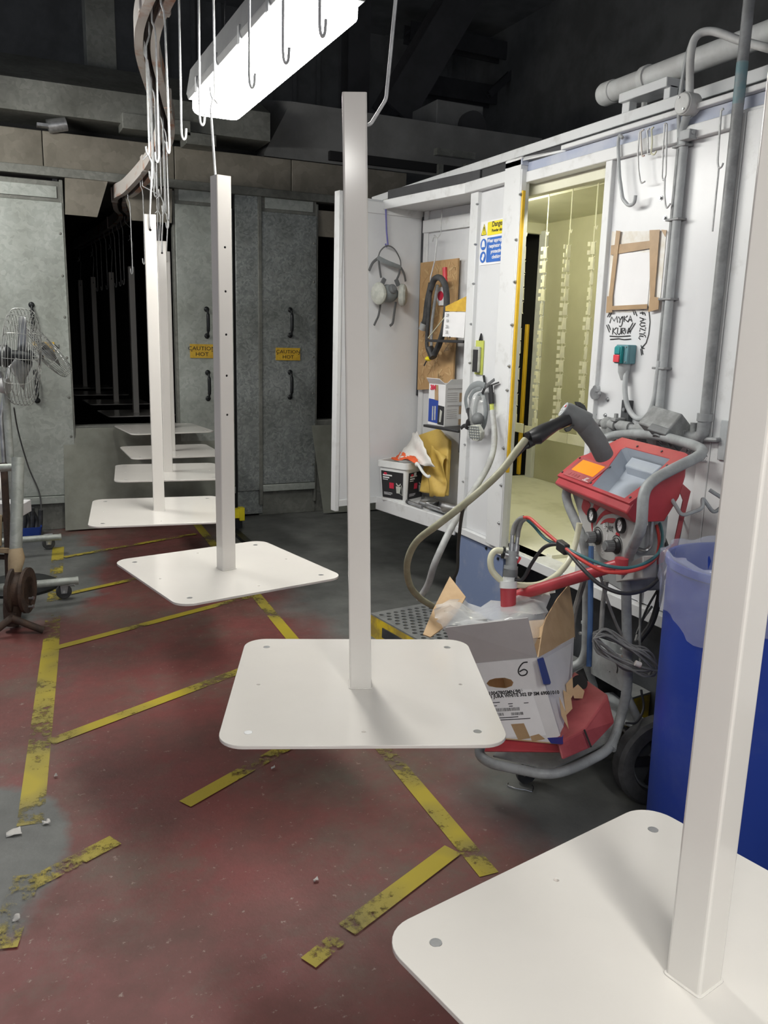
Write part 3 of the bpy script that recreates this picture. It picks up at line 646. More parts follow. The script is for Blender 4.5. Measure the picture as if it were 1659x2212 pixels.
for i, (lb, x, y, z, rz) in enumerate(STANDS):
    o = st if i == 0 else copy_tree(st)
    o.location = (x, y, z); o.rotation_euler = (0, 0, math.radians(rz)); o['label'] = lb
    TL = V((.9, -.43, 0))*-.0375
    if i == 1:      # its pole leans slightly out of square
        RL = (Matrix.Rotation(math.radians(-rz), 3, 'Z') @ Matrix.Rotation(TL.length/SL, 3, V((0, 0, 1)).cross(TL)) @ Matrix.Rotation(math.radians(rz), 3, 'Z')).to_quaternion()
        for ch in o.children:
            if ch.name.startswith('pole'): ch.rotation_mode = 'QUATERNION'; ch.rotation_quaternion = RL
    # link hook: leaves the pole's top hole, stands off, rises to the pendant hook
    n = V((-math.sin(math.radians(rz)), math.cos(math.radians(rz)), 0)); top = z+.008+SL
    base = V((x, y, top))
    if i == 1: base = base+TL
    nm = ['nearest cropped stand', 'tall middle stand', 'stand with five holes', 'first stand of the far row', 'half hidden second stand of the far row', 'third stand of the far row', 'stand at the oven slot', 'nearest stand inside the oven', 'second stand inside the oven', 'grey third stand inside the oven', 'farthest stand in the oven'][i]
    s_ = V((.9, -.43, 0)); off = .040 if i == 1 else .010
    h0 = base+n*(w2-.012)+V((0, 0, -.055)); h1 = base+n*(w2+.008)+V((0, 0, -.056)); h2 = base+n*(w2+off)+V((0, 0, -.005)); h3 = base+n*(w2+off)+s_*.016+V((0, 0, .20)); h4 = base+n*(w2+off)+V((0, 0, .235)); h5 = base+n*(w2+off)-s_*.022+V((0, 0, .215))
    if i == 2: h3 = base+n*(w2+off)+V((-.012, 0, .20)); h4 = base+n*(w2+off)+V((-.004, 0, .235)); h5 = h4+V((.014, 0, -.015))
    tb(fillet([h0, h1, h2, h3, h4, h5], .008, 4), .0037, 8).obj('link_hook', 'steel_wire', label='pale wire link hook holding up the '+nm, cat='hook')
    c = h4; pt = path_at(y)
    tb(fillet([V((pt.x, pt.y, pt.z+.03)), V((pt.x, pt.y, pt.z-.03)), V((c.x+.006, c.y, pt.z-.08)), V((c.x+.006, c.y, c.z+.012)), c+V((0, 0, -.006)), V((c.x-.007, c.y, c.z+.010)), V((c.x-.008, c.y, c.z+.03))], .006, 4), .0037, 8).obj('pendant_hook', 'steel_wire', label='pendant hook above the link of the '+nm, cat='hook')

# ================================================================== FLUORESCENT LAMPS
def lamp(x, y0, y1, z, label, k=1.0, tilt=0):
    t = thing('fluorescent_lamp', label, 'lamp', (x, (y0+y1)/2, z), 'fluorescent battens hung in a row above the line')
    M = frame((x, 0, z), (1, 0, 0), (0, 0, 1), (0, -1, 0))
    def prism(prof, a, b, name, m, bev=0):
        G().plate([(p*k, q*k) for p, q in prof], -b, -a, (), M).obj(name, m, t, bevel=bev, smooth=40)
    prism([(-.095, .045), (.095, .045), (.080, .125), (-.080, .125)], y0-.03, y1+.03, 'housing', 'lamp_body', .004)
    prism([(-.090, .030), (.090, .030), (.095, .046), (-.095, .046)], y0-.02, y1+.02, 'gasket', 'lamp_body', .002)
    prof = [(.080, .031)]+[(.080-.030*(1-math.cos(a)), -.018*math.sin(a)) for a in (0, .5, 1.0, 1.57)]+[(-.080+.030*(1-math.cos(a)), -.018*math.sin(a)) for a in (1.57, 1.0, .5, 0)]+[(-.080, .031)]
    prism(prof[::-1], y0, y1, 'diffuser', 'lamp_glow', .012)
    for j in range(4):
        yy = y0+(j+.5)*(y1-y0)/4
        for s in (-1, 1): bx(x+s*.092*k-.006, x+s*.092*k+.006, yy-.012, yy+.012, z+.02*k, z+.065*k).obj('clip', 'steel', t, bevel=.002)
    for yy in (y0+.15, y1-.15): G().cyl((x, yy, z+.12), (x, yy, 5.6 if not tilt else z+.3), .003, 6).obj('suspension_wire', 'steel_dark', t)
    if tilt: t.rotation_euler = (0, math.radians(tilt), 0)
lamp(.895, 2.37, 3.60, 2.37, 'glowing fluorescent batten lamp hanging above the stands', 1.24)
lamp(.45, -1.35, -.12, 2.34, 'glowing fluorescent batten lamp hung behind the camera over the line', 1.3)
lamp(-.42, 4.5, 5.75, 2.66, 'glowing fluorescent batten lamp added out of view on the left to brighten the oven', 1.3, -42)  # added lamp out of view, tilted to send light into the oven mouth
lamp(-.55, -1.45, -.2, 2.45, 'glowing fluorescent batten lamp added behind the camera on the left as fill light', 1.3)  # extra unseen lamp, added as fill for the poles and plates
# ================================================================== ON AND AROUND THE BOOTH
BX, BY, BZ = (0, -1, 0), (0, 0, 1), (-1, 0, 0)
def bframe(u, v, x): q = P(u, v, x=x); return frame(q, BX, BY, BZ)
def wallrect(u0, v0, u1, v1, x): a = P(u0, v1, x=x); b = P(u1, v0, x=x); return b.y, a.y, a.z, b.z   # y lo, y hi, z lo, z hi
# ---- safety sign
xs = XP; q = P(1041, 480, x=xs); zt = q.z; zb = P(1036, 574, x=xs).z; y1 = q.y; h = zt-zb; wd = .27
t = thing('safety_sign', 'white safety sign with yellow danger panel and blue respirator instructions', 'sign', (xs, y1-wd/2, zb))
bx(xs-.003, xs, y1-wd, y1, zb, zt).obj('board', 'paper', t, smooth=0)
M = frame((xs-.004, y1, zb), BX, BY, BZ)
yp_ = G().plate(rrect(.062, wd-.005, h*.66, h*.965, .006, 3), 0, .0006, (), M).obj('yellow_panel', 'sign_yellow', t, smooth=0)
bp_ = G().plate(rrect(.062, wd-.005, h*.05, h*.61, .008, 3), 0, .0006, (), M).obj('blue_panel', 'sign_blue', t, smooth=0)
g = G()
g.text('Danger', .033, M @ Matrix.Translation((.151, h*.845, .0012)), bold=.0008).text('Powder dust', .019, M @ Matrix.Translation((.151, h*.725, .0012)), bold=.0006)
g.obj('lettering', 'ink', yp_, smooth=0)
g = G()
for k, s in enumerate(('Wear appropriate', 'respirator and', 'protective', 'clothing')): g.text(s, .0235, M @ Matrix.Translation((.151, h*(.50-.125*k), .0012)), bold=.0007)
g.obj('lettering', 'paper', bp_, smooth=0)
G().plate([(.008, h*.69), (.054, h*.69), (.031, h*.94)], 0, .0006, (), M).obj('warning_triangle', 'sign_yellow', t, smooth=0)
g = G(); tri = [(.008, h*.69), (.054, h*.69), (.031, h*.94)]
g.stroke(tri+[tri[0]], .003, M @ Matrix.Translation((0, 0, .0012))).plate([(.029, h*.77), (.033, h*.77), (.0345, h*.87), (.0275, h*.87)], 0, .0014, (), M).plate(circ(.031, h*.735, .0028), 0, .0014, (), M)
g.obj('symbol', 'ink', t, smooth=0)
for cy in (.475, .185):
    G().plate(circ(.031, h*cy, .0265, 24), 0, .0006, (), M).obj('blue_disc', 'sign_blue', t, smooth=0)
    g = G()
    if cy > .3: g.plate([(.016, h*cy-.012), (.046, h*cy-.012), (.042, h*cy+.012), (.020, h*cy+.012)], .0006, .0012, (), M).plate(circ(.031, h*cy+.010, .009, 14), .0006, .0014, (), M)
    else: g.plate(circ(.036, h*cy+.006, .010, 14), .0006, .0012, (), M).plate([(.018, h*cy-.008), (.034, h*cy-.018), (.040, h*cy-.004), (.024, h*cy+.002)], .0006, .0014, (), M)
    g.obj('symbol', 'paper', t, smooth=0)

# ---- taped paper
x = XP
t = thing('taped_paper', 'blank white paper stuck to the booth with strips of brown tape', 'paper', P(1365, 670, x=x))
def pq(pts, off): return [P(u, v, x=x-off) for u, v in pts]
G().slab(pq([(1322, 500), (1440, 498), (1424, 672), (1310, 676)], .002)[::-1], .0012).obj('backing', 'paper_stain', t, smooth=0)
G().slab(pq([(1331, 546), (1408, 545), (1398, 668), (1322, 672)], .004)[::-1], .0012).obj('sheet', 'paper', t, smooth=0)
for pts in ([(1320, 530), (1420, 518), (1419, 534), (1319, 551)], [(1403, 497), (1425, 496), (1412, 660), (1404, 660)], [(1331, 498), (1340, 499), (1323, 640), (1315, 640)], [(1311, 640), (1323, 640), (1322, 675), (1309, 676)], [(1322, 661), (1398, 657), (1397, 667), (1321, 670)], [(1404, 640), (1424, 643), (1422, 668), (1400, 674)], [(1428, 496), (1440, 497), (1437, 512)]):
    tk = .0055+.0014*len(t.children); G().slab(pq(pts, tk)[::-1], .0012).obj('tape_strip', 'tape_brown', t, smooth=0)
# ---- marker handwriting on the panel (strokes read off the wall plane)
hw = G()
def mk(pts, wd=.004):
    q = [P(u, v, x=XP) for u, v in pts]; q = [V((XP-.002, a.y, a.z)) for a in q]
    M = frame((XP-.002, 0, 0), BX, BY, BZ); hw.stroke([(-a.y, a.z) for a in q], wd, M)
S = 4.422   # strokes measured on an enlargement whose corner is (1290, 440)
def ms(*pts): mk([(1290+a/S, 440+b/S) for a, b in pts])
ms((122, 1140), (140, 1080), (163, 1120), (190, 1075), (196, 1135)); ms((205, 1080), (222, 1108), (248, 1075)); ms((222, 1108), (216, 1140))
ms((232, 1085), (248, 1082), (240, 1150), (228, 1175), (212, 1168)); ms((262, 1072), (258, 1128)); ms((292, 1070), (262, 1100), (300, 1130)); ms((298, 1130), (320, 1070), (335, 1128)); ms((304, 1110), (332, 1108))
ms((155, 1185), (148, 1248)); ms((188, 1182), (152, 1215), (190, 1252)); ms((200, 1185), (194, 1235), (210, 1250), (226, 1235), (230, 1185)); ms((236, 1248), (240, 1188), (262, 1192), (258, 1212), (238, 1218), (262, 1246)); ms((268, 1188), (272, 1240), (284, 1205), (290, 1240), (304, 1186)); ms((296, 1242), (312, 1188), (318, 1240)); ms((302, 1222), (326, 1218))
ms((122, 1265), (200, 1270), (322, 1262)); ms((126, 1297), (210, 1290), (260, 1299), (328, 1293))
ms((92, 1158), (120, 1228)); ms((108, 1152), (130, 1205)); ms((305, 1208), (345, 1135)); ms((320, 1215), (368, 1138)); ms((100, 1083), (125, 1035)); ms((118, 1085), (142, 1038)); ms((342, 1010), (358, 1062)); ms((358, 1005), (382, 1072))
ms((180, 987), (250, 994), (318, 988)); ms((182, 1017), (260, 1021), (312, 1015)); ms((190, 990), (240, 984), (310, 990))
ms((412, 975), (420, 1010), (450, 1012)); ms((430, 975), (438, 1000), (455, 985)); ms((410, 1045), (455, 1042)); ms((432, 1030), (440, 1062)); ms((455, 1042), (462, 1068))
ms((408, 1088), (465, 1105), (412, 1125)); ms((440, 1095), (440, 1118)); ms((462, 1140), (425, 1135), (410, 1155), (425, 1172), (462, 1165)); ms((465, 1180), (462, 1212), (412, 1190), (408, 1222)); ms((462, 1230), (435, 1245), (465, 1262)); ms((435, 1245), (405, 1242)); ms((445, 1268), (410, 1262), (400, 1285), (415, 1296)); ms((462, 1275), (468, 1270))
ms((408, 945), (440, 880)); ms((422, 948), (462, 878)); ms((450, 910), (485, 950), (500, 1050), (508, 1130), (495, 1250), (470, 1330), (430, 1375)); ms((422, 1352), (428, 1380), (455, 1382)); ms((418, 1385), (428, 1448)); ms((430, 1385), (440, 1440))
hw.obj('marker_writing', 'ink', wallA, label='black marker handwriting reading myjka kurwa and wlaczyc', smooth=0)
# ---- pen scribbles and dents above
# ---- switch box
t = thing('switch_box', 'teal wall switch box with green and red push buttons', 'switch', P(1350, 790, x=XP))
y0, y1, z0, z1 = wallrect(1329, 745, 1358, 785, XB-.02)
bx(XB-.012, XP, y0, y1, z0, z1).obj('body', 'teal_box', t, bevel=.004)
cvr = bx(XB-.022, XB-.011, y0-.0, y1, z0-.0, z1).obj('cover', 'teal_box', t, bevel=.003)
cy, cz = y0*.45+y1*.55+.004, (z0+z1)/2; hz_ = (z1-z0)
bx(XB-.036, XB-.022, cy-.020, cy+.016, cz-.034, cz+.030).obj('button_guard', 'teal_button', cvr, bevel=.003)
bx(XB-.040, XB-.035, cy-.015, cy+.014, cz+.0, cz+.026).obj('start_button', 'teal_button', cvr, bevel=.002); bx(XB-.042, XB-.035, cy-.016, cy+.015, cz-.030, cz-.002).obj('stop_button', 'red_button', cvr, bevel=.002)
for a in (y0+.008, y1-.008):
    for b in (z0+.008, z1-.008): G().cyl((XB-.022, a, b), (XB-.025, a, b), .003, 8).obj('screw', 'steel', t)
G().tube([(XB, (y0+y1)/2+.004, z0), (XB, (y0+y1)/2+.004, z0-.03), (XB+.005, (y0+y1)/2+.004, z0-.06)], [.024, .022, .013], 14).obj('gland', 'pipe_grey', t)
def bpx(u, v, x=XB-.01): return P(u, v, x=x)
tb(cat_rom([bpx(1353, 800, XB), bpx(1350, 840), bpx(1355, 875), bpx(1368, 898), bpx(1384, 905), bpx(1402, 893), bpx(1414, 860), bpx(1420, 815), bpx(1425, 780)], 6), .010, 10).obj('conduit_loop', 'pipe_grey', label='grey flexible cable looping below the teal switch box', cat='cable')
# ---- vertical conduits and junction box
t = thing('conduit', 'grey twin conduit clipped up the booth wall past a round junction box', 'conduit', bpx(1428, 905))
xc = XB-.0
def vline(u0, v0, v1, r, name, m, dy=0):
    a = P(u0, v0, x=xc); b = V((xc, a.y+dy, P(u0, v1, x=xc).z)); G().cyl(a, b, r, 14).obj(name, m, t); return a.y
ya = P(1462, 460, x=xc).y
for dy, r, m in ((.018, .009, 'pipe_dark'), (-.004, .015, 'pipe_grey')):
    G().cyl((xc, ya+dy, 1.20 if dy < 0 else 1.37), (xc, ya+dy, 2.18), r, 14).obj('conduit_run', m, t)
for v in (322, 476, 646, 797): z = P(1450, v, x=xc).z; bx(xc-.018, xc+.03, ya-.028, ya+.034, z-.004, z+.004).obj('clip', 'pipe_dark', t, bevel=.002)
jb = P(1485, 225, x=XB-.03); 
G().cyl(jb+V((-.02, 0, 0)), jb+V((.03, 0, 0)), .036, 24).cyl(jb+V((-.026, 0, 0)), jb+V((-.02, 0, 0)), .033, 24).obj('junction_box', 'pipe_white', t, bevel=.003)
for dz in (.02, -.02): G().cyl(jb+V((-.026, dz*.6, dz)), jb+V((-.030, dz*.6, dz)), .004, 8).obj('screw', 'steel', t)
tb(fillet([jb+V((.005, 0, -.03)), V((xc, ya+.01, 2.20)), V((xc, ya, 2.14))], .03), .014, 12).obj('conduit_bend', 'pipe_grey', t)
up = [jb+V((.005, 0, .03)), P(1492, 120, x=XB-.03), P(1505, 78, x=XB-.01), P(1540, 68, x=XB+.02), P(1600, 88, x=XB+.05), P(1700, 115, x=XB+.05)]
tb(cat_rom(up, 6), .013, 12).obj('conduit_bend', 'pipe_white', t)
tb(cat_rom([V((xc, ya+.02, 2.17)), P(1467, 230, x=XB-.02), P(1478, 150, x=XB-.02), P(1487, 110, x=XB-.02), P(1496, 85, x=XB-.01)], 5), .007, 8).obj('cable', 'pipe_grey', t)
q = P(1480, 290, x=XB-.02); G().cyl(q, q+V((0, -.04, 0)), .008, 8).box(q.x-.015, q.x+.02, q.y-.035, q.y+.01, q.z-.02, q.z+.01).obj('clamp', 'pipe_grey', t, bevel=.002)
t = thing('air_pipe', 'dark grey vertical air pipe with blue tinge near the booth edge', 'pipe', P(1520, 935, x=XB-.0))
yp = P(1569, 465, x=XB-.03).y
G().cyl((XB-.03, yp, 1.20), (XB-.03, yp, 3.2), .017, 16).obj('riser', 'pipe_dark', t)
zc = P(1600, 180, x=XB-.03).z; G().cyl((XB-.03, yp, zc-.06), (XB-.03, yp, zc+.06), .0175, 16).obj('paint_band', 'pipe_teal', t)
# ---- manifold: horizontal pipe, tees, regulator, valve, elbow
zm = P(1440, 930, x=XB-.03).z-.01
t = thing('air_manifold', 'dusty grey air manifold with filter regulator behind the powder cart', 'manifold', (XB-.03, 2.35, zm-.05))
xm = XB-.03; yl = P(1300, 915, x=xm).y; yr = yp
G().cyl((xm, yl+.32, zm-.03), (xm, yl, zm-.0), .015, 12).cyl((xm, yl, zm), (xm, yr+.05, zm), .014, 14).obj('pipe', 'pipe_dark', t)
def my(u): return P(u, 925, x=xm).y
for u in (1320, 1350, 1388): y = my(u); G().cyl((xm, y+.03, zm), (xm, y-.03, zm), .021, 14).cyl((xm, y, zm+.005), (xm, y, zm-.045), .018, 14).cyl((xm, y, zm-.045), (xm, y, zm-.06), .023, 14).obj('tee', 'dust_grey', t)
y = my(1312); G().ball((xm, y, zm), .028, 14).cyl((xm, y, zm), (xm, y, zm-.06), .022, 12).obj('elbow', 'dust_grey', t)
bx(XB+.0, XP, my(1333)-.022, my(1333)+.022, zm-.06, zm+.095).obj('mounting_plate', 'steel_dark', t, bevel=.002)
G().cyl((XB+.002, my(1333), zm+.06), (XB-.008, my(1333), zm+.06), .008, 6).obj('bolt', 'steel', t)
for u in (1331, 1395): y = my(u); G().box(xm-.02, xm+.06, y-.014, y+.014, zm+.016, zm+.028).cyl((xm-.005, y, zm+.02), (xm-.005, y, zm+.045), .009, 6).obj('pipe_clamp', 'dust_grey', t, bevel=.002)
q = P(1437, 918, x=xm-.03)
Mr = frame(q, V((0, -1, -.12)), V((-.75, 0, .66)))
rg = G().box(-.070, .075, -.045, .04, -.04, .045, Mr).obj('regulator_body', 'dust_grey', t, bevel=.006)
G().box(-.006, .085, -.048, .045, .03, .058, Mr).obj('gauge_housing', 'grey_plastic', t, bevel=.004)
G().lathe([(.034, .058), (.034, .064), (.026, .064), (.026, .060), (.006, .060), (.006, .068)], 22, Mr @ Matrix.Translation((.038, 0, 0))).obj('gauge', 'grey_plastic', t)
for a in (-.055, .01): G().box(a, a+.045, -.05, -.044, -.03, .0, Mr).obj('sight_glass', 'lime', t, bevel=.002)
G().cyl((xm, my(1470), zm), (xm, my(1500), zm), .016, 12).box(xm-.022, xm+.02, my(1478)-.02, my(1478)+.02, zm-.02, zm+.022).obj('valve_body', 'dust_grey', t, bevel=.003)
G().slab([V((xm-.03, my(1465), zm-.002)), V((xm-.03, my(1506), zm-.04)), V((xm-.03, my(1506), zm-.022)), V((xm-.03, my(1465), zm+.02))], .005).obj('valve_lever', 'pipe_grey', t, bevel=.001)
y = my(1498); G().cyl((xm, y, zm), (xm, y, zm+.05), .012, 10).cyl((xm, y, zm-.03), (xm, y, zm-.05), .016, 10).obj('port', 'dust_grey', t)
tb(fillet([V((xm, yr+.07, zm)), V((xm, yr, zm)), V((xm, yr, zm+.07))], .035, 6), .022, 14).cyl((xm, yr, zm+.06), (xm, yr, zm+.085), .026, 14).obj('elbow', 'pipe_dark', t)
tb([V((xm, yr, zm)), V((xm, yr-.06, zm+.005)), V((XB+.02, yr-.075, zm+.01))], .008, 8).obj('stay', 'pipe_dark', t)
bx(XB-.02, XB-.008, yr-.09, yr-.06, zm-.06, zm+.07).obj('wall_bracket', 'pipe_grey', t, bevel=.002)
g = G()
for k in range(14):
    pass
sp = [V((xm-.02+.016*math.cos(k*1.26), yr+.03-k*.0012*2, zm-.055+.016*math.sin(k*1.26))) for k in range(30)]; g.tube(sp, .003, 6).obj('spring_keyring', 'steel', t)
tb(cat_rom([V((xm, my(1388), zm-.05)), V((xm, my(1388), zm-.10)), V((xm+.01, my(1388), zm-.3)), V((xm+.02, my(1390), zm-.5))], 5), .018, 12).obj('drop_pipe', 'pipe_dark', t)
tb(cat_rom([P(1425, 1000, x=XB+.03), P(1426, 930, x=XB+.02), P(1427, 905, x=xc)], 4), .014, 12).obj('drop_pipe', 'pipe_grey', t)
# ---- white pipe on a stand above the roof
t = thing('white_pipe', 'thick white pipe with capped end carried above the booth roof', 'pipe', (2.45, 2.9, 2.34))
zp = 2.53; ye = P(1303, 199, x=2.45).y
G().cyl((2.45, .6, zp), (2.45, ye, zp), .042, 22).obj('pipe', 'pipe_white', t); G().cyl((2.45, ye-.075, zp), (2.45, ye-.01, zp), .047, 22).obj('end_cap', 'pipe_white', t, bevel=.003); 
ys = P(1398, 175, x=2.45).y; G().cyl((2.45, ys-.015, zp), (2.45, ys+.015, zp), .05, 22).cyl((2.45, ys, zp-.05), (2.45, ys, zp-.12), .010, 8).obj('pipe_clip', 'pipe_white', t)
ysl, ysr = P(1362, 200, x=2.40).y, P(1450, 210, x=2.40).y
bx(2.38, 2.42, ysl-.022, ysl+.022, 2.34, 2.475).obj('support_leg', 'booth_trim', t, bevel=.003); bx(2.38, 2.42, ysr-.012, ysr+.022, 2.34, 2.45).obj('support_leg', 'booth_trim', t, bevel=.003); bx(2.36, 2.46, ysr-.012, ysl+.022, 2.44, 2.475).obj('support_top', 'booth_trim', t, bevel=.003)
G().cyl((2.44, ys, 2.34), (2.44, ys, 2.44), .008, 8).box(2.42, 2.46, ys-.02, ys+.02, 2.36, 2.385).obj('stud', 'pipe_white', t)
# ---- wire hooks hung on the fascia
def wallhook(pts, label, r=.0035, m='steel_wire', x=XB-.018):
    tb(fillet([P(u, v, x=x) for u, v in pts], .012, 4), r, 8).obj('wall_hook', m, label=label, cat='hook')
wallhook([(1345, 298), (1338, 290), (1335, 310), (1338, 380), (1345, 430), (1358, 445), (1370, 440), (1373, 422)], 'thick grey rubber covered hook hanging from the booth fascia', .0065, 'pipe_grey')
wallhook([(1388, 282), (1381, 285), (1378, 330), (1379, 365), (1383, 392), (1386, 396), (1393, 392)], 'longest thin wire hook left of the bunch on the booth fascia', .003)
wallhook([(1391, 280), (1384, 284), (1385, 310), (1387, 338), (1392, 336)], 'short pinkish wire hook of the bunch on the booth fascia', .003, 'track_paint')
wallhook([(1403, 278), (1398, 281), (1400, 310), (1399, 334), (1406, 332)], 'short grey wire hook in the middle of the bunch on the fascia', .003)
wallhook([(1412, 275), (1407, 278), (1409, 305), (1406, 333), (1414, 334), (1418, 326)], 'short yellow wire hook of the bunch on the booth fascia', .003, 'hose_clear')
wallhook([(1440, 268), (1436, 266), (1432, 330), (1430, 385), (1434, 391), (1438, 380), (1441, 268)], 'long narrow wire loop hanging right of the bunch on the fascia', .0032)
wallhook([(1436, 385), (1435, 420), (1438, 446), (1441, 450), (1448, 440)], 'thin wire hook hung below the narrow wire loop', .0032)
wallhook([(1563, 235), (1558, 238), (1550, 350), (1552, 363), (1558, 362), (1562, 352)], 'wire hook hanging beside the dark vertical pipe', .0035)
wallhook([(1553, 360), (1552, 372), (1545, 440), (1539, 500)], 'straight wire hanging from the hook beside the dark vertical pipe', .003)
# red stripes on the far right panel
t = thing('notice_sheet', 'partly hidden notice with two short red lines at the right edge', 'notice', P(1700, 440, x=XB+.04))
a = P(1643, 440, x=XP); zlo, zhi = P(1659, 600, x=XB+.04).z, P(1659, 340, x=XB+.04).z
bx(XP-.003, XP, a.y-.3, a.y, zlo, zhi).obj('sheet', 'paper', t, smooth=0)
for v in (388, 427): z = P(1655, v, x=XB+.04).z; bx(XP-.0045, XP-.003, a.y-.25, a.y-.012, z-.006, z+.006).obj('red_line', 'sign_red', t, smooth=0)
# ---- socket and trunking under the sill
t = thing('wall_socket', 'grey double wall socket with white trimmed openings below the booth sill', 'socket', P(1400, 1330, x=XB+.10))
q0, q1 = P(1362, 1328, x=XB+.10), P(1398, 1284, x=XB+.10)
bx(XB+.10, XB+.155, q1.y, q0.y, q0.z, q1.z).obj('body', 'grey_plastic', t, bevel=.004)
M = frame((XB+.099, q0.y, q0.z), BX, BY, BZ); ww, hh = q0.y-q1.y, q1.z-q0.z
for k, (a, b) in enumerate(((.55, .30), (.80, .34), (.72, .62), (.22, .70), (.36, .70))): G().plate(rrect(a*ww-.008, a*ww+.008, b*hh-.012, b*hh+.012, .006, 3), 0, .003, [circ(a*ww, b*hh, .0045, 8)] if k < 3 else (), M).obj('socket_opening', 'white_plastic', t)

# ================================================================== ALCOVE CONTENTS
def A3(d, y, z): return FA @ V((d, y, z))
# chipboard
bq = [AP(u, v, .252) for u, v in ((912, 568), (993, 558), (981, 838), (905, 842))]
cb = G().slab(bq, .012).obj('chipboard_panel', 'chip_a', label='rough chipboard panel fixed to the alcove back wall', cat='board', smooth=0)
rr = random.Random(3); bn = (bq[1]-bq[0]).cross(bq[3]-bq[0]).normalized(); bn = bn if bn.dot(-E2) > 0 else -bn
for k in range(150):    # pressed wood strands on the face
    a, b = rr.uniform(.04, .96), rr.uniform(.03, .97); c = bq[0].lerp(bq[1], a).lerp(bq[3].lerp(bq[2], a), b)+bn*.0128
    an = rr.uniform(0, 3.14); l, w_ = rr.uniform(.014, .034), rr.uniform(.004, .009)
    ex = (E1*math.cos(an)+Z*math.sin(an)); ey = bn.cross(ex)
    if abs(a-.5) > .44 or abs(b-.5) > .46: l *= .4
    G().slab([c-ex*l-ey*w_*.6, c-ex*l*.2-ey*w_, c+ex*l-ey*w_*.4, c+ex*l*.8+ey*w_*.7, c-ex*l*.6+ey*w_], -.0012).obj('wood_strand', rr.choice(('chip_a', 'chip_b', 'chip_b')), cb, smooth=0)
# hooks and black hose
D1 = .20
tb(fillet([AP(955, 450, .22), AP(952, 505, D1), AP(945, 515, D1), AP(937, 512, D1), AP(934, 522, D1)], .01), .003, 8).obj('wall_hook', 'steel_wire', label='thin wire hook hanging from the alcove top rail', cat='hook')
tb(fillet([AP(938, 508, D1), AP(944, 514, D1), AP(940, 560, D1-.01), AP(930, 600, D1-.02), AP(930, 612, D1-.03), AP(936, 614, D1-.03)], .01), .004, 8).obj('wall_hook', 'steel_wire', label='white wire hook carrying the black hose in the alcove', cat='hook')
t = thing('suction_hose', 'coiled dark grey hose hanging on a wire hook before the chipboard', 'hose', AP(935, 770, .2))
def hp(pts, r, name, m, n=12, par=None): tb(cat_rom([AP(u, v, d) for u, v, d in pts], 6), r, n).obj(name, m, par)
hp([(932, 612, .18), (924, 650, .18), (919, 690, .18), (915, 702, .18)], .018, 'hose_leg', 'rubber', par=t); G().cyl(AP(916, 698, .18), AP(912, 712, .18), .021, 14).obj('cuff', 'hose_grey', t)
hp([(930, 625, .16), (938, 604, .16), (950, 600, .155), (961, 615, .155), (965, 650, .16), (961, 700, .17), (950, 740, .17), (938, 766, .17)], .017, 'hose_loop', 'rubber', par=t)
hp([(930, 625, .18), (924, 700, .18), (922, 745, .175), (928, 762, .17)], .011, 'hose_leg', 'rubber', par=t); hp([(945, 615, .19), (933, 700, .19), (932, 755, .18)], .009, 'hose_leg', 'pipe_dark', par=t)
G().cyl(AP(936, 772, .17), AP(928, 752, .17), .024, 12).obj('connector', 'black_plastic', t); G().ball(AP(925, 775, .165), .020, 10, (1, 1, .7)).obj('cap', 'sign_yellow', t)
tb([AP(922, 778, .165), AP(916, 790, .165)], .004, 6).obj('tail', 'cable_black', t)
t = thing('paddle_gauge', 'white hexagonal tag with red centre and a red handle', 'tag', AP(958, 660, .225))
c = AP(957, 640, .235); M = frame(c, -E1, Z, -E2)
G().plate(circ(0, 0, .058, 6), 0, .008, (), M).obj('plate', 'paper', t, bevel=.001); G().plate(circ(-.012, .002, .026, 20), .008, .010, (), M).obj('red_disc', 'sign_red', t)
G().cyl(AP(961, 578, .235), AP(962, 615, .235), .014, 12).obj('handle', 'red_button', t)
# cards
t = thing('number_card', 'white card with a handwritten list of numbers on the shelf upright', 'card', AP(983, 728, .05))
cq = [AP(u, v, .05) for u, v in ((961, 674), (1006, 673), (1002, 730), (956, 727))]; G().slab(cq, -.003).obj('card', 'paper', t, smooth=0)
g = G(); M = frame(AP(961, 674, .045), -E1, Z, -E2)
for k, s in enumerate(('20', '10', '20', '33', '18', '9', '120')): g.text(s, .023, M @ Matrix.Translation((.012, -.024-.029*k, .001)), 'LEFT')
g.stroke([(.008, -.205), (.045, -.165)], .003, M @ Matrix.Translation((0, 0, .001))); g.ball((.052, -.130, .001), .006, 8, (1, 1, .1), M)
g.obj('numbers', 'ink', t, smooth=0)
G().slab([AP(u, v, .045) for u, v in ((962, 662), (1007, 640), (1006, 673), (962, 672))], -.003).obj('yellow_card', 'caution_yellow', label='plain yellow card standing above the number card', cat='card', smooth=0)
tb([AP(925, 730, .10), AP(961, 685, .06)], .003, 6).obj('stick', 'hose_clear', label='thin yellow stick leaning on the upper black shelf', cat='stick')
# shelves
def shelf(u0, v0, u1, v1, d0, d1, label, th=.014):
    a, b = AP(u0, v0, d0), AP(u1, v1, d0); z = (a.z+b.z)/2; ya, yb = (a-AA).dot(E1), (b-AA).dot(E1)
    t = thing('wall_shelf', label, 'shelf', A3((d0+d1)/2, (ya+yb)/2, z-th)); G().box(d0, d1, yb, ya, z-th, z, FA).obj('board', 'black_plastic', t, bevel=.003)
    G().box(d0+.02, d0+.04, yb, yb+.014, z-.12, z-th, FA).box(d1-.04, d1-.02, yb, yb+.014, z-.12, z-th, FA).obj('bracket', 'steel_dark', t)
    return z, yb, ya
shelf(918, 731, 1000, 737, .06, .22, 'thin black upper shelf in the alcove below the number card')
zs2, yb2, ya2 = shelf(914, 918, 990, 928, .04, .25, 'lower black shelf in the alcove holding the white carton')
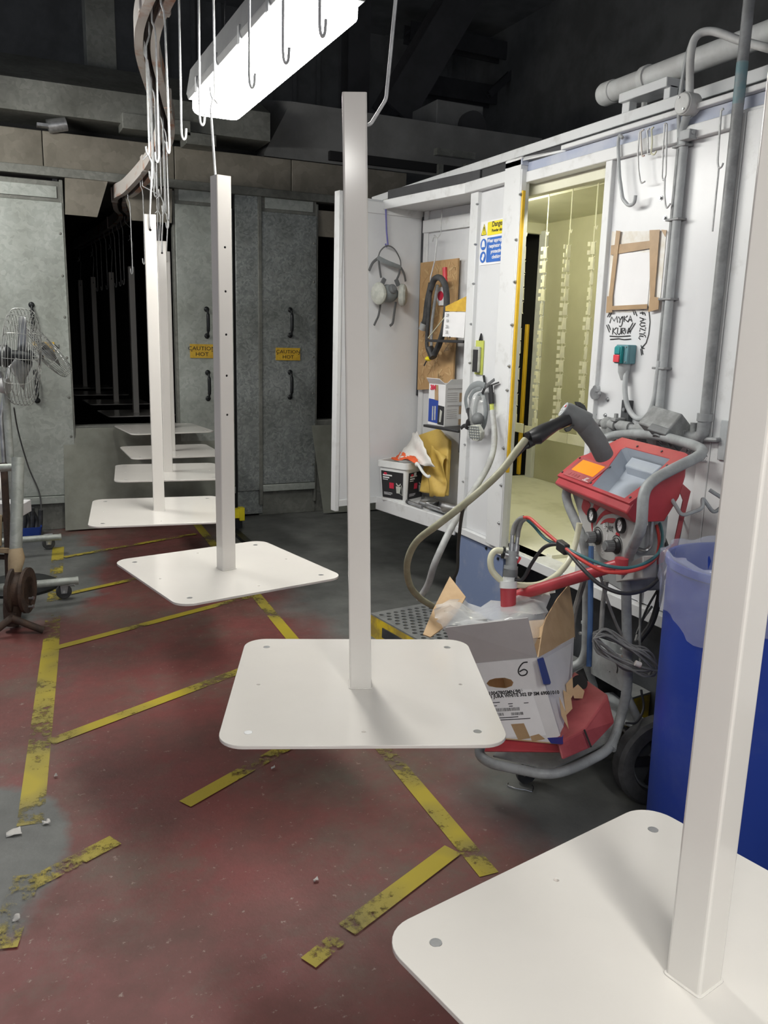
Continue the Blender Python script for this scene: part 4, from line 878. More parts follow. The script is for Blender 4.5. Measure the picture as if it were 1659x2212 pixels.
# carton on the lower shelf
t = thing('filter_carton', 'small open white carton with blue picture panels on the black shelf', 'box', A3(.14, yb2+.16, zs2))
zt2 = zs2+.225
def cwall(p, name, m): G().slab(p, .003).obj(name, m, t, smooth=0)
cb0 = (.075, yb2+.165); cB = A3(*cb0, zs2); cA = A3(cb0[0]-.01, cb0[1]+.135, zs2); cC = A3(cb0[0]+.15, cb0[1]+.02, zs2); cD = cA+(cC-cB)
UPV = V((0, 0, .225))
for a, b in ((cA, cB), (cB, cC), (cC, cD), (cD, cA)): cwall([a, b, b+UPV, a+UPV], 'carton_wall', 'card_white')
G().slab([cA, cD, cC, cB], .003).obj('carton_base', 'card_white', t, smooth=0)
def onface(a, b, u, h, off=.002):
    n = (b-a).cross(Z).normalized(); n = n if n.dot(EYE-a) > 0 else -n
    return a.lerp(b, u)+Z*h*.225+n*off
G().slab([onface(cA, cB, u, h) for u, h in ((.03, .08), (.60, .06), (.60, .62), (.03, .64))], .001).obj('blue_print', 'card_blue', t, smooth=0)
G().slab([onface(cA, cB, u, h) for u, h in ((.60, .04), (.97, .03), (.97, .48), (.60, .50))], .001).obj('dark_print', 'ink', t, smooth=0)
g = G()
for u, h in ((.26, .12), (.40, .13)): g.slab([onface(cA, cB, u+a, h+b, .003) for a, b in ((0, 0), (.07, 0), (.07, .34), (0, .34))], .001)
g.slab([onface(cA, cB, u, h, .003) for u, h in ((.70, .10), (.80, .10), (.86, .36), (.74, .40))], .001); g.obj('picture', 'mask_filter', t, smooth=0)
a, b = onface(cA, cB, .1, .86, .003), onface(cA, cB, .9, .86, .003); G().text('3M', .036, frame(a, b-a, Z), 'LEFT', bold=.002).obj('logo', 'sign_red', t, smooth=0)
G().slab([onface(cA, cB, u, h) for u, h in ((.38, .62), (.60, .60), (.56, .98), (.36, .98))], .001).obj('tape_strip', 'tape_brown', t, smooth=0)
g = G()
for h in (.90, .50): g.slab([onface(cB, cC, u, h+q) for u, q in ((.12, -.012), (.9, -.012), (.9, .012), (.12, .012))], .001)
for k in range(5):
    for h in (.80, .40): g.slab([onface(cB, cC, u, h-k*.05+q, .0015) for u, q in ((.1, -.006), (.62, -.006), (.62, .006), (.1, .006))], .0008)
g.obj('printed_text', 'card_grey', t, smooth=0)
for h0, h1 in ((.58, .80), (.28, .48), (.02, .16)): G().slab([onface(cB, cC, u, h) for u, h in ((.72, h0), (.99, h0), (.99, h1), (.72, h1))], .001).obj('tape_strip', 'tape_brown', t, smooth=0)
for a, b, o in ((cA, cB, V((-.03, 0, .03))), (cB, cC, V((.02, 0, .028)))): G().slab([a+UPV, b+UPV, b.lerp(a, .12)+UPV+o, a.lerp(b, .12)+UPV+o], .003).obj('carton_flap', 'card_white', t, smooth=0)
# bucket
cB_ = A3(.085, .62, .55); fr = math.radians(math.degrees(math.atan2(-cB_.y, -cB_.x))-45+9)
t = thing('plastic_bucket', 'square white plastic bucket with black product labels on the alcove floor', 'bucket', cB_)
Mb = Matrix.Translation(cB_) @ Matrix.Rotation(fr, 4, 'Z')
prof = lambda s, r: rrect(-s, s, -s, s, r, 4)
def loft(rings, M, name, m, par, cap0=True, cap1=False):
    g = G(); n = len(rings[0][0]); v = [(x, y, z) for ring, z in rings for x, y in ring]; f = []
    for j in range(len(rings)-1):
        for i in range(n): f.append((j*n+i, j*n+(i+1) % n, (j+1)*n+(i+1) % n, (j+1)*n+i))
    if cap0: f.append(tuple(range(n))[::-1])
    if cap1: f.append(tuple(range((len(rings)-1)*n, len(rings)*n)))
    return g.add(v, f, M).obj(name, m, par, smooth=40)
loft([(prof(.088, .02), 0), (prof(.102, .022), .19), (prof(.102, .022), .20), (prof(.111, .026), .20), (prof(.111, .026), .235), (prof(.106, .024), .237), (prof(.100, .02), .235), (prof(.086, .02), .02)], Mb, 'tub', 'white_plastic', t)
for ang in (0, 90):
    R = Mb @ Matrix.Rotation(math.radians(ang), 4, 'Z')
    def lf(a, b, o=.001): return R @ V((.0893+.0140*b/.19+o, a, b))
    lab = G().slab([lf(-.072, .02), lf(.072, .02), lf(.080, .178), (lf(-.080, .178))], -.0012).obj('label', 'ink', t, smooth=0)
    g = G()
    for k, (a, b, c, d) in enumerate(((-.066, .150, .0, .158), (-.066, .136, -.02, .144), (-.066, .126, -.03, .130), (-.06, .05, .0, .052), (-.06, .044, .0, .046), (-.06, .038, -.01, .040))): g.slab([lf(a, b, .003), lf(c, b, .003), lf(c, d, .003), lf(a, d, .003)], -.0006)
    g.obj('printed_text', 'paper', lab, smooth=0)
    G().slab([lf(-.02, .078, .003), lf(.012, .078, .003), lf(.012, .112, .003), lf(-.02, .112, .003)], -.0006).obj('red_print', 'sign_red', lab, smooth=0)
    M2 = frame(lf(-.048, .163, .003), R.to_3x3() @ V((0, 1, 0)), Z); G().plate(circ(0, 0, .012, 14), 0, .0006, (), M2 @ Matrix.Scale(.6, 4, (0, 1, 0))).obj('logo', 'sign_red', lab, smooth=0)
    g = G(); M3 = frame(lf(.045, .095, .003), R.to_3x3() @ V((0, 1, 0)), Z)
    g.plate(circ(0, .02, .018, 16), 0, .0006, [circ(0, .02, .011, 12)], M3).plate([(-.012, -.04), (.012, -.04), (.018, .0), (-.018, .0)], 0, .0006, (), M3).stroke([(.012, -.04), (.03, -.05), (.026, -.01), (.02, .01)], .004, M3); g.obj('picture', 'mask_filter', lab, smooth=0)
    if ang == 0: pass
    else: G().slab([lf(-.03, .15, .003), lf(-.008, .15, .003), lf(-.008, .176, .003), lf(-.03, .176, .003)], -.0006).obj('sticker', 'paper', lab, smooth=0)
tb(cat_rom([AP(903, 1003, -.02), AP(915, 1022, -.05), AP(925, 1030, -.05), AP(928, 1028, -.04)], 5), .008, 8).ball(AP(901, 1003, -.02), .014, 10).obj('carry_handle', 'white_plastic', t)
def crumple(name, m, pts, label, cat, n=7, amp=.012, seed=1, parent=None, th=.0015):
    # a crumpled sheet: bilinear over 4 corners, displaced by smooth bumps
    r_ = random.Random(seed); a, b, c, d = [V(p) for p in pts]; nn = (b-a).cross(d-a).normalized(); vs = []
    ph = [(r_.uniform(2, 9), r_.uniform(2, 9), r_.uniform(0, 6)) for _ in range(5)]
    for j in range(n+1):
        for i in range(n+1):
            u, v = i/n, j/n; p = a.lerp(b, u).lerp(d.lerp(c, u), v); h = sum(math.sin(x*u+y*v+z) for x, y, z in ph)/2
            vs.append(p+nn*h*amp+V((r_.uniform(-1, 1), r_.uniform(-1, 1), r_.uniform(-1, 1)))*amp*.35)
    o = G().grid(vs, n+1, n+1).obj(name, m, parent, label=label, cat=cat, smooth=50)
    s = o.modifiers.new('thick', 'SOLIDIFY'); s.thickness = th; return o
crumple('paper_wrap', 'cloth_white', [AP(862, 995, .06), AP(935, 1005, .0), AP(905, 935, .15), AP(888, 935, .17)], 'crumpled white wrapping paper rising out of the bucket', 'paper', 9, .012, 4)
crumple('orange_glove', 'glove_orange', [AP(845, 990, .04), AP(905, 998, .01), AP(895, 984, .08), AP(852, 980, .10)], 'crumpled orange rubber glove lying on the bucket', 'glove', 10, .012, 9)
G().slab([AP(u, v, d) for u, v, d in ((905, 1062, .10), (962, 1070, .10), (968, 950, .17), (945, 925, .22), (900, 940, .21), (915, 1000, .15))], .03).obj('yellow_bag', 'yellow_bag', label='folded dull yellow paper sack standing behind the bucket', cat='bag', bevel=.008)
crumple('bag_fold', 'yellow_bag', [AP(925, 1072, .075), AP(958, 1072, .08), AP(965, 985, .13), AP(925, 960, .15)], None, None, 8, .010, 12, parent=bpy.data.objects['yellow_bag'])
# scoop
t = thing('metal_scoop', 'grey metal hand scoop lying on the alcove floor', 'scoop', AP(935, 1092, .05))
z0 = .552; s0 = A3(.06, .40, z0+.02); s1 = A3(.05, .14, z0+.02)
G().cyl(s0, A3(.055, .29, z0+.02), .014, 12).obj('handle', 'steel', t)
pts = []; 
for j in range(6):
    for i in range(9):
        a = math.pi*(i/8); rad = .05+.01*j/5; pts.append(A3(.06-rad*math.cos(a), .29-.15*j/5, z0+.045-.040*math.sin(a)))
o = G().grid(pts, 9, 6).face([A3(.06-.05*math.cos(math.pi*i/8), .29, z0+.045-.040*math.sin(math.pi*i/8)) for i in range(9)]).obj('bowl', 'steel', t); o.modifiers.new('thick', 'SOLIDIFY').thickness = .003
t = thing('scraper_bar', 'small steel bar tool lying in front of the bucket', 'tool', A3(.0, .42, .56)); G().cyl(A3(.03, .47, .565), A3(.02, .33, .565), .010, 10).obj('shaft', 'steel', t); G().cyl(A3(.03, .47, .565), A3(.032, .49, .565), .013, 10).obj('collar', 'steel_dark', t)

# ---- half-mask respirator on the end panel
t = thing('half_mask_respirator', 'grey half face respirator with straps hanging on the white end panel', 'respirator', EP(838, 700, .05))
tb(fillet([EP(840, 432, .01), EP(833, 440, .02), EP(835, 500, .03), EP(838, 530, .035), EP(834, 534, .035), EP(833, 526, .035)], .008), .0045, 8).obj('wall_hook', 'purple_wire', label='purple coated wire hook at the top of the white end panel', cat='hook')
def strap(pts, r=.008, m='strap_grey', name='strap'): tb(cat_rom([EP(*p) for p in pts], 5), r, 8, squash=E1).obj(name, m, t)
strap([(816, 560, .04), (822, 542, .04), (836, 531, .045), (852, 538, .04), (864, 560, .04), (866, 576, .04)], .004, 'strap_grey', 'head_loop')
strap([(815, 556, .04), (835, 566, .05), (850, 572, .05), (866, 578, .04)], .012, 'mask_grey', 'head_band')
strap([(816, 558, .04), (805, 568, .035), (797, 585, .03)], .008); strap([(818, 560, .04), (820, 580, .04), (823, 600, .04)], .007); strap([(864, 578, .04), (862, 592, .04), (856, 606, .04)], .007); strap([(866, 578, .04), (873, 592, .035), (876, 608, .03)], .007)
c = EP(838, 634, .045); Mm = frame(c, E2, Z, -E1)
for sx in (-1, 1):
    M2 = Mm @ Matrix.Translation((sx*.082, -.005, .030)) @ Matrix.Rotation(math.radians(sx*42), 4, 'Y')
    G().lathe([(.0, .022), (.040, .020), (.052, .010), (.054, -.008), (.048, -.018), (.0, -.018)], 24, M2 @ Matrix.Scale(.82, 4, (1, 0, 0)) @ Matrix.Scale(1.15, 4, (0, 1, 0))).obj('filter_cartridge', 'mask_filter', t)
G().ball((0, 0, 0), .062, 18, (1.05, .82, .75), Mm).obj('face_piece', 'mask_grey', t)
G().lathe([(.0, .012), (.016, .012), (.020, .006), (.026, .004), (.028, -.006), (.0, -.006)], 20, Mm @ Matrix.Translation((0, .025, .048)) @ Matrix.Rotation(math.radians(-20), 4, 'X')).obj('exhale_valve', 'grey_plastic', t)
for sx in (-1, 1): G().box(-.012, .012, -.02, .02, -.006, .006, Mm @ Matrix.Translation((sx*.048, .062, .02)) @ Matrix.Rotation(sx*.5, 4, 'Z')).obj('clip', 'strap_grey', t, bevel=.003)
strap([(822, 655, .05), (818, 680, .04), (812, 694, .03), (808, 703, .03)], .007); strap([(855, 652, .05), (851, 680, .04), (848, 698, .035), (842, 704, .03)], .008)
# ---- full-face mask hanging by the doorway
XM = XB-.04
t = thing('full_face_mask', 'grey full face respirator with clear visor hanging beside the booth door', 'respirator', P(1030, 955, x=XM))
def fm(u, v, dx=0): return P(u, v, x=XM+dx)
tb([fm(1045, 812, .05), fm(1047, 826, .04), fm(1050, 834, .02)], .006, 8).obj('peg', 'cast_black', t)
def mstrap(pts, r, m='mask_grey', name='harness'): tb(cat_rom([fm(*p) for p in pts], 5), r, 8, squash=BZ).obj(name, m, t)
mstrap([(1010, 890), (1006, 860), (1016, 838), (1032, 830), (1048, 834)], .016); mstrap([(1014, 862), (1024, 845), (1040, 838)], .012); mstrap([(1048, 836), (1042, 850), (1036, 866)], .010, 'black_plastic')
mstrap([(1050, 834, -.01), (1060, 826, -.02), (1068, 820, -.02)], .008, 'strap_grey', 'strap'); mstrap([(1046, 842), (1056, 834), (1078, 826)], .004, 'strap_grey', 'strap')
vs = []
c0 = fm(1036, 892)
for j in range(9):
    for i in range(9):
        a, b = (i-4)/4, (j-4)/4; q = c0+V((0, -1, 0))*a*.045*(1-.18*b*b)+Z*(-b)*.085+V((-1, 0, 0))*(.055*(1-a*a)*(1-.4*b*b)); vs.append(q)
G().grid(vs, 9, 9).obj('visor', 'visor', t)
rim = [c0+V((0, -1, 0))*math.cos(k*.2618)*.050*(1-.15*math.sin(k*.2618)**2)+Z*math.sin(k*.2618)*.09+V((.004, 0, 0)) for k in range(24)]
tb(rim, .011, 8, closed=True).obj('face_seal', 'mask_grey', t)
tb(cat_rom([fm(1012, 885), fm(1016, 905, -.03), fm(1012, 925, -.03)], 5), [.012]*6+[.02]*5, 10).obj('side_arm', 'black_plastic', t)
mstrap([(1012, 920, -.02), (1002, 920, -.02), (996, 925, -.02)], .010, 'black_plastic', 'buckle')
f0 = fm(1029, 932, -.06); Mf = frame(f0, V((.2, -1, .05)), V((-.15, 0, 1)))
op = [(-.045, -.02), (-.032, .028), (.018, .034), (.045, .0), (.040, -.026), (.02, -.045), (-.02, -.042)]
fc_ = G().plate(op, -.014, .014, (), Mf).obj('filter_cartridge', 'mask_filter', t, bevel=.004)
g = G()
for k in range(-2, 3): g.box(-.038, .038, k*.013-.0012, k*.013+.0012, .014, .017, Mf)
for k in range(-2, 3): g.box(k*.016-.0012, k*.016+.0012, -.036, .028, .014, .0165, Mf)
g.obj('grille', 'mask_grey', fc_, smooth=0)
G().ball(fm(1032, 905, -.03), .035, 12, (.8, 1, .9)).obj('inner_cup', 'grey_plastic', t)
G().cyl(fm(1060, 832, -.01), fm(1061, 848, -.01), .010, 10).cyl(fm(1061, 848, -.01), fm(1062, 872, -.01), .014, 12).obj('hose_coupling', 'black_plastic', t)
G().cyl(fm(1062, 872, -.01), fm(1063, 888, -.01), .010, 10).obj('marked_sleeve', 'lime', t)
# ---- carded knife / blister pack
q0, q1 = P(1024, 808, x=XB+.01), P(1044, 722, x=XB+.01)
t = thing('blister_pack', 'narrow green and clear blister pack hanging on the booth panel', 'package', (XB+.03, q0.y, q0.z))
bx(XB+.012, XB+.018, q1.y, q0.y, q0.z, q1.z-.03).obj('card', 'lime', t); bx(XB-.006, XB+.012, q1.y+.012, q0.y-.006, q0.z+.01, q1.z-.06).obj('blister', 'mask_filter', t, bevel=.006); bx(XB-.008, XB-.005, q1.y+.016, q0.y-.01, q0.z+.012, q0.z+.12).obj('print', 'ink', t)
tb([(XB+.012, (q0.y+q1.y)/2-.02, q1.z-.03), (XB+.012, (q0.y+q1.y)/2-.012, q1.z), (XB+.012, (q0.y+q1.y)/2+.0, q1.z-.03)], .005, 8).obj('hanger', 'black_plastic', t)

# ================================================================== RACKS HANGING IN THE BOOTH
def rack(u_top, v_top, u_bot, v_bot, v_slot, xr, label, style):
    top = P(u_top, v_top, x=xr); bot = V((xr, top.y, P(u_bot, v_bot, x=xr).z))
    t = thing('strip_rack', label, 'rack', bot, 'coated strip racks hanging in the booth')
    ceil = V((xr, top.y, 2.29)); tb(fillet([ceil, top+V((0, 0, .03)), top+V((0, -.012, .0)), top+V((0, -.02, .02))], .008), .0035, 6).obj('hook_wire', 'coat_hanger', t)
    G().cyl(top+V((0, .004, .02)), bot, .003, 6).obj('chain_wire', 'coat_hanger', t)
    n = 13; H_ = top.z-.05-bot.z; src = None
    for k in range(n):
        z = top.z-.05-H_*(k+.5)/n
        if src is None:
            g = G().plate([(-.012, -.031), (.012, -.031), (.010, .031), (-.010, .031)], -.006, .006, (), frame((0, 0, 0), BX, BY, BZ))
            for s in (-1, 1): g.tube([(0, -.006, s*.022), (0, -.016, s*.034)], .0028, 6); g.box(-.004, .004, .014, .030, s*.021-.011, s*.021+.011)
            o = g.obj('clip', 'coat_hanger', t, at=(0, 0, 0), bevel=.001); src = o
        else: o = src.copy(); COL.objects.link(o)
        o.parent = t; o.location = V((xr, top.y+random.uniform(-.004, .004), z))-WO[t.name]; o.rotation_euler = (0, 0, random.uniform(-.5, .5) if style else 1.4+random.uniform(-.3, .3))
    G().box(xr-.002, xr+.002, top.y-.10, top.y+.10, bot.z-.075, bot.z-.02).box(xr-.002, xr+.002, top.y-.025, top.y+.025, bot.z-.02, bot.z+.03).obj('end_plate', 'coat_hanger', t, bevel=.002)
rack(1134, 512, 1115, 905, 440, 2.78, 'pale strip rack hanging in front of the black booth exit', 1)
rack(1181, 510, 1155, 915, 440, 2.82, 'pale strip rack hanging just right of the black booth exit', 1)
rack(1231, 505, 1205, 925, 440, 2.82, 'pale strip rack hanging in the middle of the booth doorway', 0)
rack(1285, 497, 1262, 935, 430, 2.82, 'pale strip rack hanging at the right side of the booth doorway', 1)
# ================================================================== GRATING STEP
G0 = V((1.655, 3.645, 0)); g1 = V((.13, -.991, 0)).normalized(); g2 = V((.991, .13, 0)).normalized()
FG = frame(G0, g2, g1, (0, 0, 1))    # x across to the booth, y towards the camera
t = thing('grating_step', 'low perforated grey step with chipped yellow sides below the booth', 'step', G0+g2*.25+g1*.6)
hl = [circ(.035+.043*i+(.0215 if j % 2 else 0), .05+.037*j, .0135, 8) for j in range(34) for i in range(10) if .035+.043*i+.02 < .47]
G().plate([(0, 0), (.50, 0), (.50, 1.36), (0, 1.36)], .112, .120, hl, FG @ Matrix.Scale(1, 4)).obj('perforated_top', 'grate_grey', t, smooth=0)
G().box(0, .012, 0, 1.36, .0, .111, FG).obj('side_rail', 'grate_yellow', t); G().box(.012, .5, -.0, .012, .0, .111, FG).obj('side_rail', 'grate_yellow', t); G().box(.012, .5, 1.348, 1.36, 0, .111, FG).obj('side_rail', 'grate_yellow', t); G().box(.488, .5, .012, 1.348, 0, .111, FG).obj('side_rail', 'grate_yellow', t)
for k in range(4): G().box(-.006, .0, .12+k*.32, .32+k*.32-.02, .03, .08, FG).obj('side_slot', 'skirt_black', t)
G().box(.012, .488, .012, 1.348, .002, .006, FG).obj('shadow_sheet', 'skirt_black', t)  # black sheet standing in for the shade below the perforated top

# ================================================================== POWDER CART
C0 = V((1.868, 2.13, 0)); CW = V((.2, .98, 0)).normalized(); CF = V((-CW.y, CW.x, 0)); Z = V((0, 0, 1))
FC = frame(C0, CW, CF, (0, 0, 1))
FC = Matrix(((CW.x, CF.x, 0, C0.x), (CW.y, CF.y, 0, C0.y), (0, 0, 1, 0), (0, 0, 0, 1)))
def L3(a, b, z): return FC @ V((a, b, z))
def K(u, v, b): return PL(u, v, C0+CF*b, CF)
ct = thing('powder_cart', 'wheeled powder coating cart with red control console and grey tube frame', 'cart', C0)
RT_ = .0165
# tube frame: right side continues round the handle to the left side
right = [P(1320, 1618, z=.20), K(1338, 1560, .015), K(1356, 1490, 0), K(1353, 1300, .02), K(1352, 1235, .05), K(1358, 1200, .07), K(1386, 1140, .13), K(1389, 1075, .125), K(1396, 1052, .11), K(1418, 1032, .075), K(1470, 1005, -.01), K(1512, 985, -.09), K(1519, 972, -.15), K(1500, 962, -.17), K(1430, 942, -.18), K(1370, 936, -.18), K(1325, 940, -.17), K(1295, 952, -.13)]
left = [L3(.235, -.05, 1.09), L3(.245, .02, 1.03), K(1221, 1062, .075), K(1227, 1090, .065), K(1258, 1160, .045), K(1267, 1200, .03), K(1268, 1300, .01), K(1266, 1405, 0), K(1258, 1430, .01), L3(.15, .10, .30), L3(.15, .22, .24)]
G().tube(fillet(right, .05, 4), RT_, 14).obj('handle_frame', 'frame_grey', ct); G().tube(fillet(left, .04, 4), RT_, 14).obj('upright', 'frame_grey', ct)
loop = [L3(.15, .20, .25), P(1065, 1560, z=.26), P(1030, 1628, z=.155), P(1060, 1650, z=.145), P(1185, 1675, z=.15), P(1240, 1660, z=.16), P(1320, 1618, z=.20), K(1338, 1560, .015)]
G().tube(fillet(loop, .05, 5), RT_, 14).obj('base_loop', 'frame_grey', ct)
for q, r in ((K(1266, 1345, .0), .018), (K(1351, 1405, .0), .018)): G().cyl(q+Z*.004, q-Z*.004, r, 14).obj('tube_joint', 'frame_grey', ct)
for q in (K(1256, 1368, .015), K(1348, 1418, .017)): G().cyl(q, q+CF*.008, .006, 10).obj('bolt', 'chrome', ct)
# base deck under the box
dk = [P(1065, 1632, z=.15), P(1190, 1662, z=.15), P(1310, 1605, z=.17), P(1335, 1560, z=.19), L3(-.14, -.16, .19), L3(.2, -.16, .19), L3(.19, .15, .19)]
G().slab(dk, .006).obj('deck', 'frame_grey', ct, smooth=0)
# red vibrating base cover
rb = [P(1212, 1645, d=2.40), P(1278, 1617, d=2.44), P(1326, 1560, d=2.54), P(1318, 1495, d=2.66), P(1245, 1450, d=2.82), P(1232, 1475, d=2.80), P(1210, 1560, d=2.60)]
top = [P(1205, 1605, d=2.44), P(1266, 1574, d=2.50), P(1314, 1500, d=2.66), P(1240, 1449, d=2.86), P(1180, 1540, d=2.72)]
bot = [P(1214, 1643, d=2.43), P(1278, 1616, d=2.49), P(1328, 1562, d=2.58), P(1290, 1520, d=2.90), P(1190, 1570, d=2.75)]
g = G(); n = 5
g.add(top+bot, [tuple(range(n))[::-1], tuple(range(n, 2*n))]+[(i, (i+1) % n, (i+1) % n+n, i+n) for i in range(n)])
cov = g.obj('base_cover', 'red_dusty', ct, bevel=.006, smooth=0)
q = P(1252, 1475, d=2.74); G().cyl(q, q-ray(1252, 1475).normalized()*.006, .026, 18).obj('cover_hole', 'hole_dark', ct)
tb([P(1262, 1576, d=2.475), P(1277, 1614, d=2.465)], .003, 6).obj('cover_slot', 'hole_dark', ct)
g = G().slab([P(1060, 1592, d=2.62), P(1215, 1612, d=2.49), P(1214, 1626, d=2.49), P(1048, 1624, d=2.60)], .006).obj('tray_lip', 'red_paint', ct, smooth=0)
G().slab([P(1048, 1592, d=2.62), P(1205, 1606, d=2.50), P(1235, 1545, d=2.75), P(1105, 1520, d=2.86)], .006).obj('tray', 'red_dusty', ct, smooth=0)
# wheels
def ring(c, ax, prof, n, name, m, par=ct):
    ax = ax.normalized(); ex = Z-ax*Z.dot(ax); M = frame(c, ex, ax.cross(ex).normalized(), ax); return G().lathe(prof, n, M).obj(name, m, par)
def wheel(c, ax):
    r, h = .155, .032
    tyre = ring(c, ax, [(.105, -h), (.145, -h), (r-.006, -h+.006), (r, -h*.6), (r, h*.6), (r-.006, h-.006), (.145, h), (.105, h), (.10, h*.7), (.10, -h*.7), (.105, -h)], 36, 'tyre', 'rubber')
    ring(c, ax, [(.102, -.01), (.102, .012), (.094, .014), (.090, .004), (.090, -.004), (.094, -.01)], 32, 'rim', 'grey_plastic', tyre)
    ring(c, ax, [(.0, -.03), (.034, -.03), (.034, .022), (.018, .030), (.0, .030)], 20, 'hub', 'grey_plastic', tyre)
    an = ax.normalized(); ex = (Z-an*Z.dot(an)).normalized(); ey = an.cross(ex)
    for k in range(5):
        a = k*2*math.pi/5+.3; d = ex*math.cos(a)+ey*math.sin(a); s = an.cross(d); G().add([c+d*q+s*e*.014+an*f for q in (.03, .095) for e in (-1, 1) for f in (-.006, .008)], [(0, 1, 3, 2), (4, 6, 7, 5), (0, 4, 5, 1), (2, 3, 7, 6), (0, 2, 6, 4), (1, 5, 7, 3)]).obj('spoke', 'black_plastic', tyre)
wc = L3(-.245, -.085, .155); wheel(wc, -CW); wheel(L3(.245, -.085, .155), CW)
G().cyl(L3(-.30, -.085, .155), L3(.30, -.085, .155), .010, 12).obj('axle', 'steel', ct)
tb([L3(-.145, 0, .36), L3(-.17, -.06, .24), L3(-.18, -.085, .16)], .014, 10).obj('axle_arm', 'frame_grey', ct); tb([L3(.15, 0, .36), L3(.17, -.06, .24), L3(.18, -.085, .16)], .014, 10).obj('axle_arm', 'frame_grey', ct)
cs = P(1135, 1690, z=.0); ring(cs+Z*.035, CW, [(.012, -.011), (.034, -.011), (.036, 0), (.034, .011), (.012, .011)], 20, 'caster_wheel', 'rubber'); G().box(-.016, .016, -.004, .004, .035, .12, Matrix.Translation(cs-CW*.014)).box(-.016, .016, -.004, .004, .035, .12, Matrix.Translation(cs+CW*.014)).box(-.02, .02, -.02, .02, .115, .135, Matrix.Translation(cs)).obj('caster_fork', 'steel', ct)
# console: moulded red shell, sloping top with a stepped opening for the grey tray
SF, SB = .105, -.085         # front, back
ZF0, ZF1, ZB1 = .992, 1.022, 1.172
AL_, AR_ = .262, -.245
sl = math.atan2(ZB1-ZF1, SF-SB); SLn = math.hypot(ZB1-ZF1, SF-SB)
sx_ = -CW; sy_ = (-CF*math.cos(sl)+Z*math.sin(sl)); MS = frame(L3(AL_, SF, ZF1), sx_, sy_)   # slope plane: x right, y up the slope
WD_ = AL_-AR_
outer = [(0, 0), (WD_, 0), (WD_+.012, SLn*.45), (WD_+.0, SLn*.98), (WD_*.95, SLn), (.10, SLn), (.02, SLn*.52), (-.004, SLn*.45)]
hole = [(WD_*.49, .012), (WD_-.045, .012), (WD_-.035, SLn*.42), (WD_-.055, SLn*.84), (WD_*.36, SLn*.84), (WD_*.34, SLn*.78), (WD_*.42, SLn*.46)]
G().plate(outer, -.012, 0, [hole], MS).obj('console_top', 'red_paint', ct, bevel=.002, smooth=30)
# shell below the top plate
def s3(x, y, z=0): return MS @ V((x, y, z))
base_ = [L3(AL_-.01, SF-.03, ZF0-.025), L3(AR_+.01, SF-.03, ZF0-.035), L3(AR_+.02, SB+.05, .955), L3(AR_+.03, SB+.0, 1.03), L3(AL_-.11, SB+.0, 1.03), L3(AL_-.03, SB+.10, .99)]
tp = [s3(0, 0, -.010), s3(WD_, 0, -.010), s3(WD_+.010, SLn*.45, -.010), s3(WD_*.97, SLn*.99, -.010), s3(.10, SLn*.99, -.010), s3(-.002, SLn*.45, -.010)]
lp = [L3(AL_+.004, SF+.008, ZF0), L3(AR_-.004, SF+.008, ZF0), L3(AR_-.0, SB+.10, ZF0+.02), L3(AR_+.01, SB-.002, 1.10), L3(AL_-.10, SB-.002, 1.10), L3(AL_, SB+.10, 1.02)]
n = 6; g = G().add(tp+lp+base_, [(i, (i+1) % n, (i+1) % n+n, i+n) for i in range(n)]+[(i+n, (i+1) % n+n, (i+1) % n+2*n, i+2*n) for i in range(n)]+[tuple(range(2*n, 3*n))]); g.f = [q[::-1] for q in g.f]
con = g.obj('console_shell', 'red_paint', ct, bevel=.006, smooth=30)
# grey stepped tray inside the opening
dz = -.055
h2 = [(a*1.0, b) for a, b in hole]; inner = []
cx_ = sum(p[0] for p in h2)/len(h2); cy_ = sum(p[1] for p in h2)/len(h2)
low = [(cx_+(a-cx_)*.86, cy_+(b-cy_)*.80) for a, b in h2]; m_ = len(h2)
v = [s3(a, b, -.002) for a, b in h2]+[s3(a, b, dz) for a, b in low]
G().add(v, [(i, (i+1) % m_, (i+1) % m_+m_, i+m_)[::-1] for i in range(m_)]+[tuple(range(m_, 2*m_))]).obj('tray_bowl', 'tray_grey', con, smooth=0)
st_ = [(cx_-.10, cy_-.004), (cx_+.10, cy_-.004), (cx_+.10, cy_+.06), (cx_-.085, cy_+.06)]
G().add([s3(a, b, dz+.0005) for a, b in ((cx_-.082, cy_+.02), (cx_+.088, cy_+.02), (cx_+.085, cy_+.068), (cx_-.095, cy_+.068))]+[s3(a, b, dz+.028) for a, b in ((cx_-.082, cy_+.03), (cx_+.088, cy_+.03), (cx_+.088, cy_+.07), (cx_-.098, cy_+.07))], [(0, 1, 5, 4), (4, 5, 6, 7), (1, 2, 6, 5), (3, 0, 4, 7)]).obj('tray_step', 'tray_grey', con, bevel=.004)
